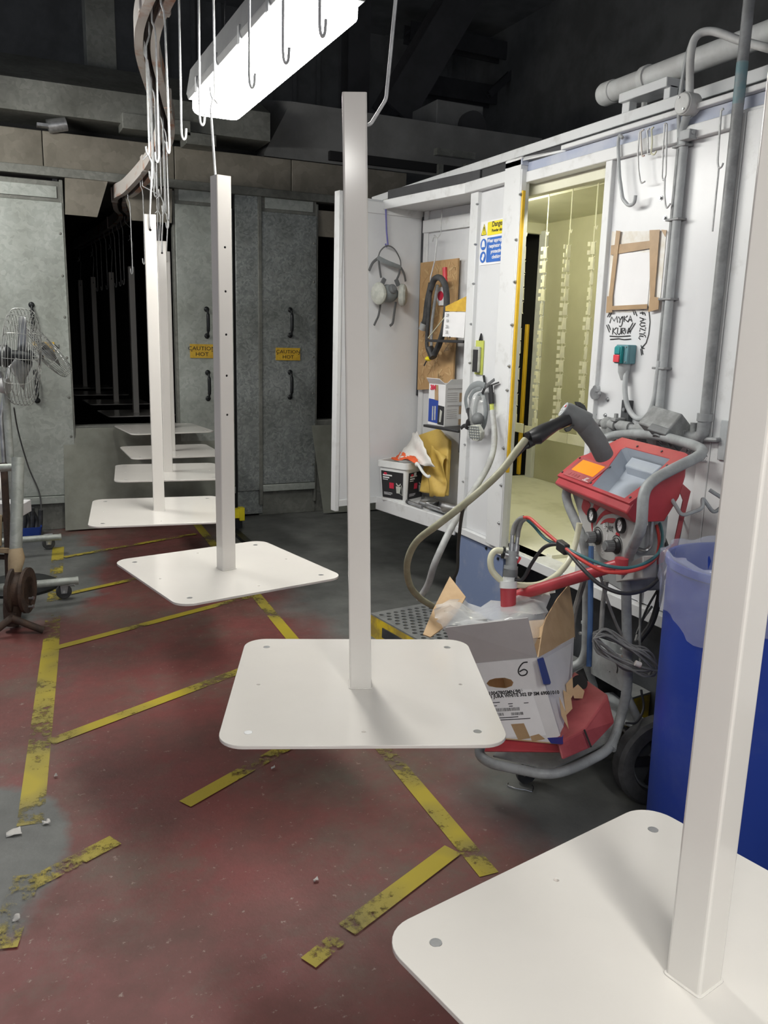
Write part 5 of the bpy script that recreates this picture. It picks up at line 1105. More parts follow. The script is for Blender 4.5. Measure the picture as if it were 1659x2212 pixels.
# display
dsp = G().plate(rrect(.028, WD_*.445, .012, SLn*.44, .006, 3), .0005, .003, (), MS).obj('display_surround', 'red_dusty', con)
G().plate(rrect(.050, WD_*.415, .042, SLn*.40, .003, 3), .003, .0042, (), MS).obj('display_screen', 'lcd', con, label='glowing orange display')
g = G()
for k in range(4): g.plate(rrect(.058+.022*k, .072+.022*k, .020, .032, .003, 3), .003, .0042, (), MS)
g.obj('key', 'red_dusty', con)
g = G()
for k in range(3): g.stroke([(WD_*.355+.004*k, .020), (WD_*.36+.006*k, .027), (WD_*.37+.007*k, .033)], .002, MS @ Matrix.Translation((0, 0, .0035)))
g.stroke([(WD_*.34, .018), (WD_*.42, .018)], .002, MS @ Matrix.Translation((0, 0, .0035))); g.obj('logo', 'paper', con, smooth=0)
for x, y in ((.012, .02), (.012, SLn*.42), (WD_*.455, SLn*.43), (WD_*.455, .02), (WD_-.02, .02), (WD_-.012, SLn*.42), (WD_-.03, SLn*.72), (WD_*.47, SLn*.9), (WD_*.75, SLn*.92)): G().cyl(s3(x, y, 0), s3(x, y, .003), .004, 8).obj('screw', 'steel_dark', con)
# front panel with swirl, gauges, knobs
PB = .045
pan = [K(u, v, PB) for u, v in ((1236, 1064), (1392, 1105), (1392, 1135), (1372, 1158), (1352, 1195), (1350, 1228), (1300, 1205), (1268, 1160), (1252, 1115))]
fpn = G().slab(pan, -.012).obj('front_panel', 'panel_grey', ct, smooth=0)
MPn = frame(K(1262, 1180, PB), -CW, Z)
def pk(u, v, off=.001): return K(u, v, PB+off)
def ppoly(pts): return G().slab([pk(u, v, .0022) for u, v in pts], -.0015)
sw = []
def arc(pts, n=6): return [tuple(q[:2]) for q in cat_rom([V((a, b, 0)) for a, b in pts], n)]
zz = 4.608
def zp_(pts): return [(1180+a/zz, 860+b/zz) for a, b in pts]
band = [arc(zp_([(370, 1000), (350, 1090), (385, 1150), (405, 1165), (425, 1100), (436, 1060), (405, 1005)])),
        arc(zp_([(480, 1040), (455, 1110), (440, 1200), (455, 1330), (465, 1230), (500, 1120), (575, 1050)])),
        arc(zp_([(492, 1262), (520, 1180), (590, 1110), (680, 1090), (750, 1100), (720, 1160), (650, 1150), (570, 1170), (520, 1220)])),
        arc(zp_([(535, 1255), (570, 1215), (620, 1195), (685, 1200), (660, 1245), (600, 1232)]))]
for b_ in band:
    q = [pk(u, v, .002) for u, v in b_]; M = frame(pk(1300, 1150, 0), -CW, Z); Mi = M.inverted(); l2 = [((Mi @ p).x, (Mi @ p).y) for p in q]
    ar = sum(l2[i-1][0]*l2[i][1]-l2[i][0]*l2[i-1][1] for i in range(len(l2))); l2 = l2 if ar > 0 else l2[::-1]
    G().plate(l2, .0004, .0016, (), M).obj('red_swirl', 'red_paint', fpn, smooth=0)
MP = frame(pk(1300, 1150, 0), -CW, Z); MPi = MP.inverted()
def loc(u, v): q = MPi @ pk(u, v, 0); return q.x, q.y
x, y = loc(1327, 1150); g = G().text('-Jet', .036, MP @ Matrix.Translation((x-.056, y, .002)), 'LEFT'); g.obj('lettering', 'ink', fpn, smooth=0)
G().text('2', .050, MP @ Matrix.Translation((x+.012, y-.002, .002)), 'LEFT', bold=.002).obj('lettering', 'red_paint', fpn, smooth=0); G().text('e', .036, MP @ Matrix.Translation((x-.076, y, .002)), 'LEFT').obj('lettering', 'paper', fpn, smooth=0)
for u, v in ((1282, 1113), (1344, 1135)):
    x, y = loc(u, v); Mg = MP @ Matrix.Translation((x, y, 0)); G().lathe([(.0, .006), (.019, .006), (.019, .012), (.025, .012), (.026, .006), (.026, 0)], 26, Mg).obj('gauge_bezel', 'black_plastic', fpn); G().lathe([(.0, .0075), (.019, .0075), (.019, .006)], 22, Mg).stroke([(0, 0), (-.008, -.012)], .002, Mg @ Matrix.Translation((0, 0, .0085))).obj('gauge_face', 'paper', fpn)
    g = G()
    for k in range(9): a = math.radians(225-33.75*k); g.stroke([(.012*math.cos(a), .012*math.sin(a)), (.017*math.cos(a), .017*math.sin(a))], .0016, Mg @ Matrix.Translation((0, 0, .0082)))
    g.stroke([(-.002, -.004), (.009, .010)], .002, Mg @ Matrix.Translation((0, 0, .0086))); g.obj('gauge_dial', 'ink', fpn, smooth=0)
for u, v in ((1292, 1160), (1333, 1179)):
    x, y = loc(u, v); Mg = MP @ Matrix.Translation((x, y, 0)); G().lathe([(.027, 0), (.027, .006), (.021, .012), (.021, .016)], 22, Mg).obj('knob_base', 'black_plastic', fpn)
    pr = []
    for k in range(32): a = 2*math.pi*k/32; rr_ = .0195 if k % 2 else .0175; pr.append((rr_*math.cos(a), rr_*math.sin(a)))
    G().plate(pr, .016, .042, (), Mg).lathe([(.016, .042), (.014, .046), (0, .046)], 16, Mg).obj('knob', 'grey_plastic', fpn)
    g = G()
    pts = [(.034*math.cos(math.radians(a)), .034*math.sin(math.radians(a))) for a in range(150, -31, -15)]; g.stroke(pts, .003, Mg @ Matrix.Translation((0, 0, .002))); g.obj('scale_arc', 'ink', fpn, smooth=0)
for u, v in ((1285, 1183), (1302, 1190)):
    x, y = loc(u, v); Mg = MP @ Matrix.Translation((x, y, .0015)); g = G().stroke([(-.008, -.008), (.008, -.008), (.008, .008), (-.008, .008), (-.008, -.008)], .002, Mg).stroke([(-.004, -.004), (.004, .004)], .002, Mg).stroke([(-.004, .004), (.004, -.004)], .002, Mg); g.obj('symbol', 'paper', fpn, smooth=0)
x, y = loc(1312, 1163); G().stroke([(x, y+.015), (x+.0, y-.012)], .002, MP @ Matrix.Translation((0, 0, .002))).obj('divider', 'paper', fpn, smooth=0)
# control box behind panel, bracket below and swing arm in red
G().box(-.13, .13, -.11, .03, .70, .955, FC).obj('control_box', 'frame_grey', ct, bevel=.006)
G().slab([K(u, v, .06) for u, v in ((1328, 1212), (1352, 1218), (1388, 1200), (1388, 1250), (1330, 1258))][::-1], .05).obj('arm_bracket', 'panel_grey', ct, bevel=.004)
G().slab([L3(AR_+.04, -.06, 1.10), L3(AR_+.03, -.12, 1.05), L3(AR_+.05, -.10, .83), L3(AR_+.06, -.02, .80), L3(AR_+.055, -.03, .83), L3(AR_+.045, -.09, .88), L3(AR_+.035, -.10, 1.02)], .006).obj('side_bracket', 'red_dusty', ct, smooth=0)
tb(fillet([L3(AR_+.02, -.05, 1.03), L3(AR_-.03, -.06, .985), L3(AR_-.045, -.12, 1.01), L3(AR_-.02, -.13, 1.04), L3(AR_-.03, -.17, .99), L3(AR_-.05, -.2, 1.03), L3(AR_-.01, -.16, 1.06)], .015), .006, 8).obj('cable_holder', 'frame_grey', ct)
tb(fillet([K(1408, 1120, -.02), K(1406, 1180, -.02), K(1396, 1190, .0), K(1370, 1183, .01)], .02), .006, 8).obj('wire_loop', 'steel', ct)
arm0, arm1 = K(1342, 1218, .10), P(1112, 1288, d=2.78)
G().cyl(arm0, arm1, .019, 16).cyl(arm0-Z*.03, arm0+Z*.018, .021, 16).obj('swing_arm', 'red_paint', ct)
# cable pocket
ck = [K(1278, 1365, -.03), K(1345, 1412, -.03)]
pkt = [K(1276, 1372, -.02), K(1310, 1402, -.01), K(1347, 1416, -.02), K(1350, 1495, -.02), K(1280, 1455, -.02)]
pkt_ = G().slab(pkt, .006).obj('cable_pocket', 'frame_grey', ct, smooth=0)
G().slab([K(1278, 1372, -.10), K(1347, 1395, -.10), K(1350, 1480, -.10), K(1280, 1440, -.10)], .006).obj('cable_pocket_back', 'frame_grey', ct, smooth=0)
g = G(); M = frame(K(1310, 1430, -.010), -CW, Z)
def lz(pts): return [(1240+a/4.253, 1180+b/4.253) for a, b in pts]
for pts in ([(310, 1008), (325, 1040), (345, 1065)], [(296, 1040), (325, 1062), (345, 1080)], [(345, 1040), (372, 1080), (378, 1120)], [(388, 1070), (398, 1120), (392, 1165)]):
    Mi = M.inverted(); q = [Mi @ K(u, v, -.010) for u, v in lz(pts)]; g.stroke([(a.x, a.y) for a in cat_rom(q, 4)], .006, M)
q = M.inverted() @ K(1308, 1442, -.010); g.stroke([(q.x-.05+.008*k, q.y+(.006 if k % 2 else -.004)) for k in range(12)], .004, M)
g.obj('cut_logo', 'hole_dark', pkt_, smooth=0)
def hose(pts, r, m, label, cat='hose', n=10, name='hose', par=None, k=7):
    return tb(cat_rom([P(u, v, d=d) for u, v, d in pts], k), r, n).obj(name, m, par, label=label, cat=cat)
t = thing('cable_coil', 'coil of thin grey cable stuffed in the cart pocket', 'cable', K(1315, 1400, -.06))
rr = random.Random(5)
for k in range(10):
    pts = [(1282, 1374), (1308, 1364), (1350, 1388), (1395, 1412), (1418, 1440), (1402, 1456), (1350, 1434), (1302, 1402)]
    pts = [(u+rr.uniform(-9, 9)*(1 if u > 1290 else .3), v+rr.uniform(-11, 11)) for u, v in pts]; dd = rr.uniform(-.05, .03)
    c = [P(u, v, d=2.62+dd) for u, v in pts]; tb(cat_rom(c+[c[0]], 6), .0034, 6).obj('cable_loop', 'cable_grey', t)
G().cyl(P(1372, 1432, d=2.56), P(1384, 1437, d=2.56), .009, 10).obj('plug', 'track_paint', t)

# ---- spray gun in its holder
t = thing('spray_gun', 'black corona spray gun resting in a dark tube holder on the cart', 'spray gun', P(1270, 945, d=2.75))
gd = 2.62
b0, b1, b2 = P(1218, 885, d=gd), P(1265, 915, d=gd+.01), P(1288, 948, d=gd+.04)
G().tube([b0, b0.lerp(b1, .12), b0.lerp(b1, .6), b1], [.026, .030, .034, .037], 20).obj('barrel', 'grey_plastic', t); G().tube([b1.lerp(b0, .15), P(1290, 955, d=gd+.03), P(1305, 985, d=gd+.06)], [.033, .031, .031], 20).obj('holder_tube', 'grey_plastic', t)
ax = (b0-b1).normalized(); ex = ax.orthogonal().normalized(); M = frame(b0+ax*.001, ex, ax.cross(ex))
G().plate(circ(0, 0, .025, 20), -.003, .002, (), M).obj('end_face', 'pipe_grey', t)
for k, (a, b) in enumerate(((.008, .008), (-.008, .008), (.008, -.008), (-.008, -.008), (0, .016))): G().cyl(M @ V((a, b, .002)), M @ V((a, b, .004)), .0042, 8).obj('button', 'red_button' if k == 4 else 'paper', t)
tb([P(1228, 905, d=gd-.01), P(1200, 918, d=gd-.02), P(1178, 930, d=gd-.03), P(1160, 942, d=gd-.04), P(1146, 946, d=gd-.04)], [.020, .019, .024, .028, .022], 14).obj('grip', 'black_plastic', t)
G().slab([P(u, v, d=gd-.01) for u, v in ((1216, 926), (1240, 918), (1230, 932), (1222, 934))], .012).obj('trigger', 'black_plastic', t, bevel=.002)
fl_ = [P(u, v, d=gd+.06) for u, v in ((1240, 868), (1252, 869), (1262, 876), (1268, 888), (1262, 888), (1252, 880), (1244, 878))]; G().slab(fl_, .008).obj('suspension_hook', 'black_plastic', t, bevel=.002)
for u, v in ((1149, 938), (1152, 954)): G().cyl(P(u, v, d=gd-.04), P(u-12, v+5, d=gd-.045), .013, 12).obj('coupling', 'black_plastic', t)
tb([P(1150, 957, d=gd-.04), P(1140, 964, d=gd-.04), P(1132, 968, d=gd-.04)], [.010, .009, .005], 10).obj('strain_relief', 'black_plastic', t)
# ---- pump and lance
t = thing('powder_pump', 'grey injector pump on a red and white lance stuck in the bag', 'pump', P(1100, 1310, d=2.72))
pd = 2.70
def pc(u0, v0, u1, v1, r, name, m, r2=None): G().cyl(P(u0, v0, d=pd), P(u1, v1, d=pd), r, 16, r2).obj(name, m, t)
pc(1098, 1262, 1098, 1320, .027, 'cup', 'red_paint', .025); pc(1098, 1255, 1098, 1270, .029, 'collar', 'white_plastic'); pc(1101, 1240, 1099, 1258, .021, 'neck', 'white_plastic')
pc(1103, 1230, 1102, 1246, .024, 'pump_base', 'grey_plastic'); pc(1106, 1190, 1104, 1232, .019, 'pump_body', 'frame_grey'); pc(1104, 1222, 1103, 1230, .023, 'flange', 'frame_grey')
pc(1088, 1196, 1118, 1206, .015, 'cross_body', 'steel'); pc(1090, 1194, 1085, 1193, .020, 'union_nut', 'cast_black'); pc(1112, 1205, 1122, 1211, .012, 'red_nozzle', 'red_button'); 
for u0, v0, u1, v1 in ((1105, 1192, 1107, 1155), (1114, 1196, 1118, 1160)):
    pc(u0, v0, (u0+u1)/2, (v0+v1)/2, .010, 'fitting', 'steel'); pc((u0+u1)/2, (v0+v1)/2, u1, v1, .007, 'ferrule', 'steel')
pc(1108, 1243, 1118, 1252, .009, 'side_port', 'steel')
# ---- hoses
hose([(1135, 950, 2.57), (1115, 975, 2.55), (1080, 1020, 2.52), (1020, 1075, 2.5), (950, 1130, 2.55), (900, 1170, 2.65), (880, 1215, 2.75), (884, 1260, 2.85), (905, 1290, 2.95), (935, 1310, 3.05)], .0115, 'hose_cream', 'cream powder hose looping from the spray gun down to the grating', n=12)
hose([(1132, 968, 2.58), (1100, 1000, 2.57), (1060, 1040, 2.58), (1010, 1085, 2.62), (998, 1110, 2.7), (990, 1180, 3.0), (988, 1230, 3.25), (975, 1260, 3.35)], .006, 'cable_black', 'thin black gun cable hanging beside the cream hose', 'cable')
hose([(1063, 888, 3.86), (1068, 950, 3.8), (1055, 1005, 3.7), (1010, 1080, 3.5), (975, 1140, 3.35), (940, 1215, 3.3), (925, 1262, 3.35), (905, 1295, 3.4)], .014, 'hose_grey', 'light grey breathing hose hanging from the full face mask to the floor', n=12)
hose([(1107, 1156, 2.70), (1112, 1135, 2.70), (1122, 1122, 2.69), (1132, 1118, 2.68)], .008, 'cable_grey', 'left dark sleeve on the pump air tubes', n=10)
hose([(1118, 1160, 2.70), (1120, 1145, 2.70), (1126, 1128, 2.69), (1136, 1119, 2.68)], .008, 'cable_grey', 'right dark sleeve on the pump air tubes', n=10)
hose([(1130, 1118, 2.68), (1145, 1120, 2.67), (1170, 1142, 2.62), (1205, 1172, 2.55), (1225, 1187, 2.5), (1260, 1212, 2.44), (1310, 1235, 2.40), (1370, 1232, 2.42), (1412, 1210, 2.5), (1424, 1175, 2.58), (1418, 1135, 2.68), (1405, 1120, 2.74)], .0055, 'tube_red', 'red pneumatic tube looping from the pump around the cart', 'tube')
hose([(1136, 1121, 2.69), (1152, 1135, 2.68), (1180, 1165, 2.62), (1215, 1180, 2.53), (1250, 1198, 2.46), (1310, 1222, 2.41), (1370, 1225, 2.43), (1418, 1200, 2.5), (1431, 1165, 2.58), (1425, 1130, 2.68), (1410, 1118, 2.74)], .005, 'tube_teal', 'teal pneumatic tube looping from the pump around the cart', 'tube')
hose([(1112, 1252, 2.69), (1130, 1250, 2.68), (1150, 1215, 2.64), (1175, 1183, 2.58), (1205, 1176, 2.54), (1225, 1190, 2.5), (1260, 1230, 2.42), (1300, 1265, 2.38), (1350, 1282, 2.38), (1400, 1270, 2.44), (1430, 1235, 2.54), (1442, 1190, 2.66), (1430, 1150, 2.76)], .006, 'cable_black', 'black hose drooping in a wide loop below the cart console', 'hose')
q = P(1216, 1182, d=2.525); M = frame(q, (P(1240, 1198, d=2.48)-P(1195, 1165, d=2.57)), Z); G().box(-.022, .022, -.016, .016, -.012, .012, M).obj('hose_clip', 'black_plastic', label='black clip bundling the pump tubes together', cat='clip', bevel=.004)
hose([(1088, 1190, 2.70), (1070, 1190, 2.70), (1060, 1205, 2.70), (1062, 1230, 2.70), (1078, 1250, 2.70), (1095, 1258, 2.72), (1120, 1264, 2.74), (1165, 1262, 2.78), (1205, 1240, 2.82), (1232, 1205, 2.85), (1245, 1165, 2.86), (1252, 1130, 2.85)], .0105, 'hose_clear', 'clear yellowish powder hose curling from the pump to the cart', n=12)
hose([(1262, 1250, 2.85), (1240, 1330, 2.88), (1238, 1378, 2.9)], .010, 'cable_grey', 'grey hose hanging behind the left cart upright', n=8)
hose([(1277, 1180, 2.78), (1276, 1260, 2.76), (1275, 1340, 2.74), (1272, 1440, 2.72)], .009, 'tube_blue', 'blue tube running down behind the left cart upright', 'tube', n=8)
hose([(1310, 1255, 2.70), (1303, 1300, 2.72), (1298, 1370, 2.72)], .008, 'cable_grey', 'grey tube dropping into the cable pocket', 'tube', n=8)
hose([(1295, 1235, 2.62), (1310, 1290, 2.66), (1330, 1345, 2.7), (1345, 1375, 2.72)], .005, 'cable_grey', 'thin grey cable slanting behind the cart uprights', 'cable', n=8)
hose([(1462, 1000, 2.98), (1480, 1050, 2.98), (1476, 1110, 2.94), (1462, 1180, 2.9), (1440, 1240, 2.86), (1400, 1310, 2.8), (1375, 1370, 2.76)], .004, 'cable_black', 'thin black cable hanging down the booth wall behind the bin', 'cable', n=8)
hose([(1408, 1110, 2.78), (1418, 1180, 2.80), (1428, 1260, 2.82), (1410, 1340, 2.82), (1380, 1385, 2.82)], .011, 'cable_black', 'thick black hose running down behind the right cart upright', n=10)
hose([(1385, 1260, 2.74), (1383, 1320, 2.74), (1382, 1390, 2.72), (1383, 1435, 2.66)], .004, 'cable_grey', 'thin grey cable dropping past the wall socket', 'cable', n=8)
hose([(1408, 1310, 2.85), (1385, 1345, 2.80), (1372, 1385, 2.74)], .004, 'cable_grey', 'thin grey cable slanting across the wall socket', 'cable', n=8)
hose([(1385, 1490, 2.75), (1390, 1530, 2.72), (1375, 1560, 2.68), (1352, 1562, 2.66)], .004, 'cable_black', 'thin black cable curling above the cart wheel', 'cable', n=8)

# ================================================================== CARDBOARD BOX ON THE CART
t = thing('cardboard_box', 'battered open white cardboard box marked six, tilted on the cart', 'box', P(1130, 1600, d=2.55))
c_ = dict(FTL=(985, 1437, 2.62), FTR=(1160, 1420, 2.50), FBL=(1040, 1592, 2.60), FBR=(1216, 1609, 2.48), BTR=(1240, 1376, 2.76), BBR=(1232, 1545, 2.72), BTL=(1065, 1385, 2.90), BBL=(1100, 1520, 2.88))
c_ = {k: P(u, v, d=d) for k, (u, v, d) in c_.items()}
def wl(a, b, c, d, name, m, th=.004): return G().slab([a, b, c, d], th).obj(name, m, t, smooth=0)
# front wall with hand hole
def fr(u, v): return c_['FTL'].lerp(c_['FTR'], u).lerp(c_['FBL'].lerp(c_['FBR'], u), v)
ff = [(0, 0), (1, 0), (1, 1), (0, 1)]
fo = c_['FBL']; exx = (c_['FBR']-c_['FBL']); WDt = exx.length; fn = exx.cross(c_['FTL']-c_['FBL']).normalized(); fn = fn if fn.dot(EYE-fo) > 0 else -fn
exx.normalize(); eyy = fn.cross(exx); MF = frame(fo, exx, eyy, fn); MFi = MF.inverted()
def f2(q): q = MFi @ q; return q.x, q.y
def fpx(u, v): return f2(PL(u, v, fo, fn))
hh_ = [fpx(*q) for q in ((1050, 1477), (1057, 1469), (1070, 1465), (1090, 1464), (1104, 1468), (1109, 1474), (1106, 1482), (1092, 1487), (1072, 1486), (1056, 1483))][::-1]
po = [f2(c_[k]) for k in ('FBL', 'FBR', 'FTR', 'FTL')]
G().plate(po, -.004, 0, [hh_], MF).obj('front_wall', 'card_white', t, smooth=0)
wl(c_['FBR'], c_['BBR'], c_['BTR'], c_['FTR'], 'side_wall', 'card_white'); wl(c_['BBR'], c_['BBL'], c_['BTL'], c_['BTR'], 'back_wall', 'card_brown'); wl(c_['BBL'], c_['FBL'], c_['FTL'], c_['BTL'], 'side_wall', 'card_brown'); wl(c_['FBL'], c_['BBL'], c_['BBR'], c_['FBR'], 'bottom', 'card_brown')
def px(u, v, d): return P(u, v, d=d)
wl(c_['FTL'], c_['FTR'], px(1140, 1335, 2.46), px(962, 1356, 2.57), 'front_flap', 'card_grey')
def flap(tri, pts, name):     # a flat flap: its plane from three measured corners, its outline on that plane
    a, b, c = [px(*q) for q in tri]; n = (b-a).cross(c-a).normalized(); G().slab([PL(u, v, a, n) for u, v in pts], .004).obj(name, 'card_brown', t, smooth=0)
flap(((1163, 1420, 2.505), (1242, 1376, 2.77), (1232, 1263, 2.88)), ((1163, 1420), (1205, 1397), (1242, 1376), (1240, 1330), (1230, 1262), (1205, 1292), (1180, 1335), (1174, 1352)), 'side_flap')
flap(((972, 1247, 2.86), (965, 1352, 2.66), (914, 1372, 2.64)), ((972, 1247), (1006, 1291), (990, 1320), (965, 1352), (930, 1378), (914, 1372), (935, 1320)), 'side_flap')
G().slab([px(1066, 1385, 2.9), px(1236, 1372, 2.80), px(1225, 1335, 2.92), px(1080, 1345, 3.0)], .004).obj('back_flap', 'card_brown', t, smooth=0)
# prints
def fpoly(pts, name, m, off=.0006):
    l = [fpx(*q) for q in pts]; ar = sum(l[i-1][0]*l[i][1]-l[i][0]*l[i-1][1] for i in range(len(l))); l = l if ar > 0 else l[::-1]
    return G().plate(l, off, off+.0006, (), MF).obj(name, m, t, smooth=0)
fpoly([(1040, 1492), (1148, 1489), (1180, 1588), (1052, 1594)], 'address_label', 'paper'); fpoly([(1104, 1564), (1132, 1562), (1146, 1594), (1120, 1598)], 'tape_strip', 'tape_brown', .0014); fpoly([(1146, 1590), (1164, 1585), (1178, 1596), (1150, 1602)], 'tape_strip', 'tape_brown', .0014)
g = G()
def ftext(s, size, u, v, u2=None, v2=None, sx=1, bold=0):
    a = V((*fpx(u, v), .0016)); b = V((*fpx(u2 or u+60, v2 if v2 is not None else v-4), .0016)); ex = (b-a).normalized(); M = MF @ frame(a, ex, V((-ex.y, ex.x, 0))); g.text(s, size, M, 'LEFT', sx, bold)
ftext('EP1004780SMN 90', .0155, 1046, 1502, bold=.0006); ftext('9001 JURA WHITE 302 EP SM 69001010', .0145, 1046, 1509, bold=.0006); ftext('25 KG', .010, 1112, 1494)
def rule(u0, u1, v): g.plate([fpx(*q) for q in ((u0, v), (u1, v-3.5*(u1-u0)/60), (u1, v-1.6-3.5*(u1-u0)/60), (u0, v-1.6))][::1], .0014, .0018, (), MF)
for k, (u0, u1, v) in enumerate(((1056, 1080, 1519), (1098, 1108, 1521), (1100, 1108, 1526), (1058, 1074, 1526), (1132, 1142, 1519), (1064, 1146, 1557), (1066, 1120, 1552))): rule(u0, u1, v)
def bars(u0, u1, v0, v1, n, seed):
    r_ = random.Random(seed)
    for k in range(n):
        a = u0+(u1-u0)*(k+r_.uniform(.1, .5))/n; b = a+(u1-u0)/n*r_.uniform(.25, .6); dv = -3.5*(a-u0)/60
        l = [fpx(*q) for q in ((a, v0+dv), (b, v0+dv), (b+1.2, v1+dv), (a+1.2, v1+dv))][::-1]; g.plate(l, .0014, .0018, (), MF)
bars(1056, 1122, 1531, 1538, 40, 1); bars(1061, 1088, 1541, 1547, 18, 2); bars(1104, 1130, 1539, 1545, 18, 3)
g.obj('label_print', 'ink', t, smooth=0)
six = arc([(1140, 1430), (1130, 1432), (1122, 1442), (1120, 1452), (1126, 1459), (1136, 1457), (1139, 1450), (1132, 1446), (1122, 1451)], 5)
G().stroke([fpx(*q) for q in six], .004, MF @ Matrix.Translation((0, 0, .001))).obj('marker_number', 'ink', t, smooth=0)
sn = (c_['BBR']-c_['FBR']).cross(c_['FTR']-c_['FBR']).normalized(); sn = sn if sn.dot(EYE-c_['FBR']) > 0 else -sn
def spoly(pts, name, m): G().slab([PL(u, v, c_['FBR']+sn*.008, sn) for u, v in pts], .001).obj(name, m, t, smooth=0)
spoly([(1160, 1424), (1212, 1406), (1188, 1478), (1174, 1478)], 'blue_print', 'card_blue'); spoly([(1182, 1594), (1214, 1592), (1226, 1562), (1222, 1600), (1214, 1608), (1190, 1606)], 'blue_print', 'card_blue')
for pts, d in (([(1222, 1478), (1236, 1462), (1238, 1500), (1226, 1520)], 2.60), ([(1208, 1505), (1222, 1540), (1228, 1575), (1212, 1545)], 2.50), ([(1216, 1490), (1232, 1500), (1236, 1530), (1222, 1545)], 2.57), ([(1234, 1490), (1248, 1478), (1262, 1492), (1258, 1508), (1240, 1508)], 2.64)): G().slab([px(u, v, d) for u, v in pts], .004).obj('torn_edge', 'card_brown', t, smooth=0)
# plastic liner spilling out
def film_patch(rows, name, label, seed, m='film', amp=.010, par=None):
    r_ = random.Random(seed); nr = len(rows); pts = []; nu = 13; sub = 3
    R = [cat_rom([P(u, v, d=d) for u, v, d in r], 5) for r in rows]
    R = [[r[int(i*(len(r)-1)/(nu-1))] for i in range(nu)] for r in R]; cols = [cat_rom([R[j][i] for j in range(nr)], sub) for i in range(nu)]; nv = len(cols[0])
    for j in range(nv):
        for i in range(nu): pts.append(cols[i][j]+V((r_.uniform(-1, 1), r_.uniform(-1, 1), r_.uniform(-1, 1)))*amp)
    return G().grid(pts, nu, nv).obj(name, m, par, label=label, cat='bag' if label else None, smooth=70)
film_patch([[(942, 1312, 2.66), (975, 1296, 2.72), (1000, 1290, 2.78), (1025, 1312, 2.76), (1060, 1296, 2.78), (1110, 1290, 2.76), (1160, 1278, 2.78), (1198, 1272, 2.80)],
            [(938, 1325, 2.62), (970, 1312, 2.66), (1000, 1315, 2.70), (1030, 1325, 2.70), (1070, 1312, 2.70), (1115, 1305, 2.68), (1160, 1298, 2.70), (1190, 1292, 2.74)],
            [(945, 1342, 2.60), (975, 1335, 2.62), (1005, 1338, 2.64), (1035, 1340, 2.64), (1075, 1335, 2.62), (1115, 1328, 2.60), (1158, 1325, 2.62), (1180, 1318, 2.68)],
            [(960, 1356, 2.60), (985, 1355, 2.60), (1010, 1358, 2.60), (1040, 1356, 2.60), (1080, 1352, 2.58), (1120, 1345, 2.55), (1150, 1352, 2.56), (1172, 1345, 2.64)],
            [(985, 1400, 2.68), (1000, 1400, 2.66), (1020, 1400, 2.66), (1045, 1400, 2.66), (1085, 1398, 2.62), (1120, 1395, 2.58), (1144, 1398, 2.54), (1160, 1380, 2.60)]], 'plastic_liner', 'crumpled clear plastic bag spilling out of the cardboard box', 11)

# ================================================================== BLUE BIN
bc = V((1.86, 1.56, 0)); t = thing('waste_bin', 'tall round blue plastic bin with a clear liner behind the nearest stand', 'bin', bc)
G().lathe([(.205, 0), (.21, .01), (.218, .45), (.223, .89), (.229, .895), (.229, .915), (.219, .915), (.213, .86), (.20, .02), (0, .02)], 56, Matrix.Translation(bc)).obj('barrel', 'bin_blue', t)
pts = []; nu = 72; r_ = random.Random(2); prof = [(.198, .56), (.204, .71), (.209, .86), (.214, .915), (.224, .932), (.236, .926), (.238, .89), (.236, .84), (.234, .80), (.232, .765)]
for j, (r, z) in enumerate(prof):
    for i in range(nu):
        a = 2*math.pi*i/nu; wv = .004*math.sin(9*a+j)+.003*math.sin(23*a+1.7*j)+r_.uniform(-.0025, .0025)
        hem = (.03*math.sin(3*a+1)+.015*math.sin(7*a)) if j >= 8 else (.006*math.sin(11*a) if j in (4, 5) else 0)
        pts.append(bc+V(((r+wv+(.003 if j > 4 else -.003))*math.cos(a), (r+wv+(.003 if j > 4 else -.003))*math.sin(a), z+hem)))
f = [(j*nu+i, j*nu+(i+1) % nu, (j+1)*nu+(i+1) % nu, (j+1)*nu+i) for j in range(len(prof)-1) for i in range(nu)]
G().add(pts, f).obj('bin_liner', 'film_liner', t, smooth=60)
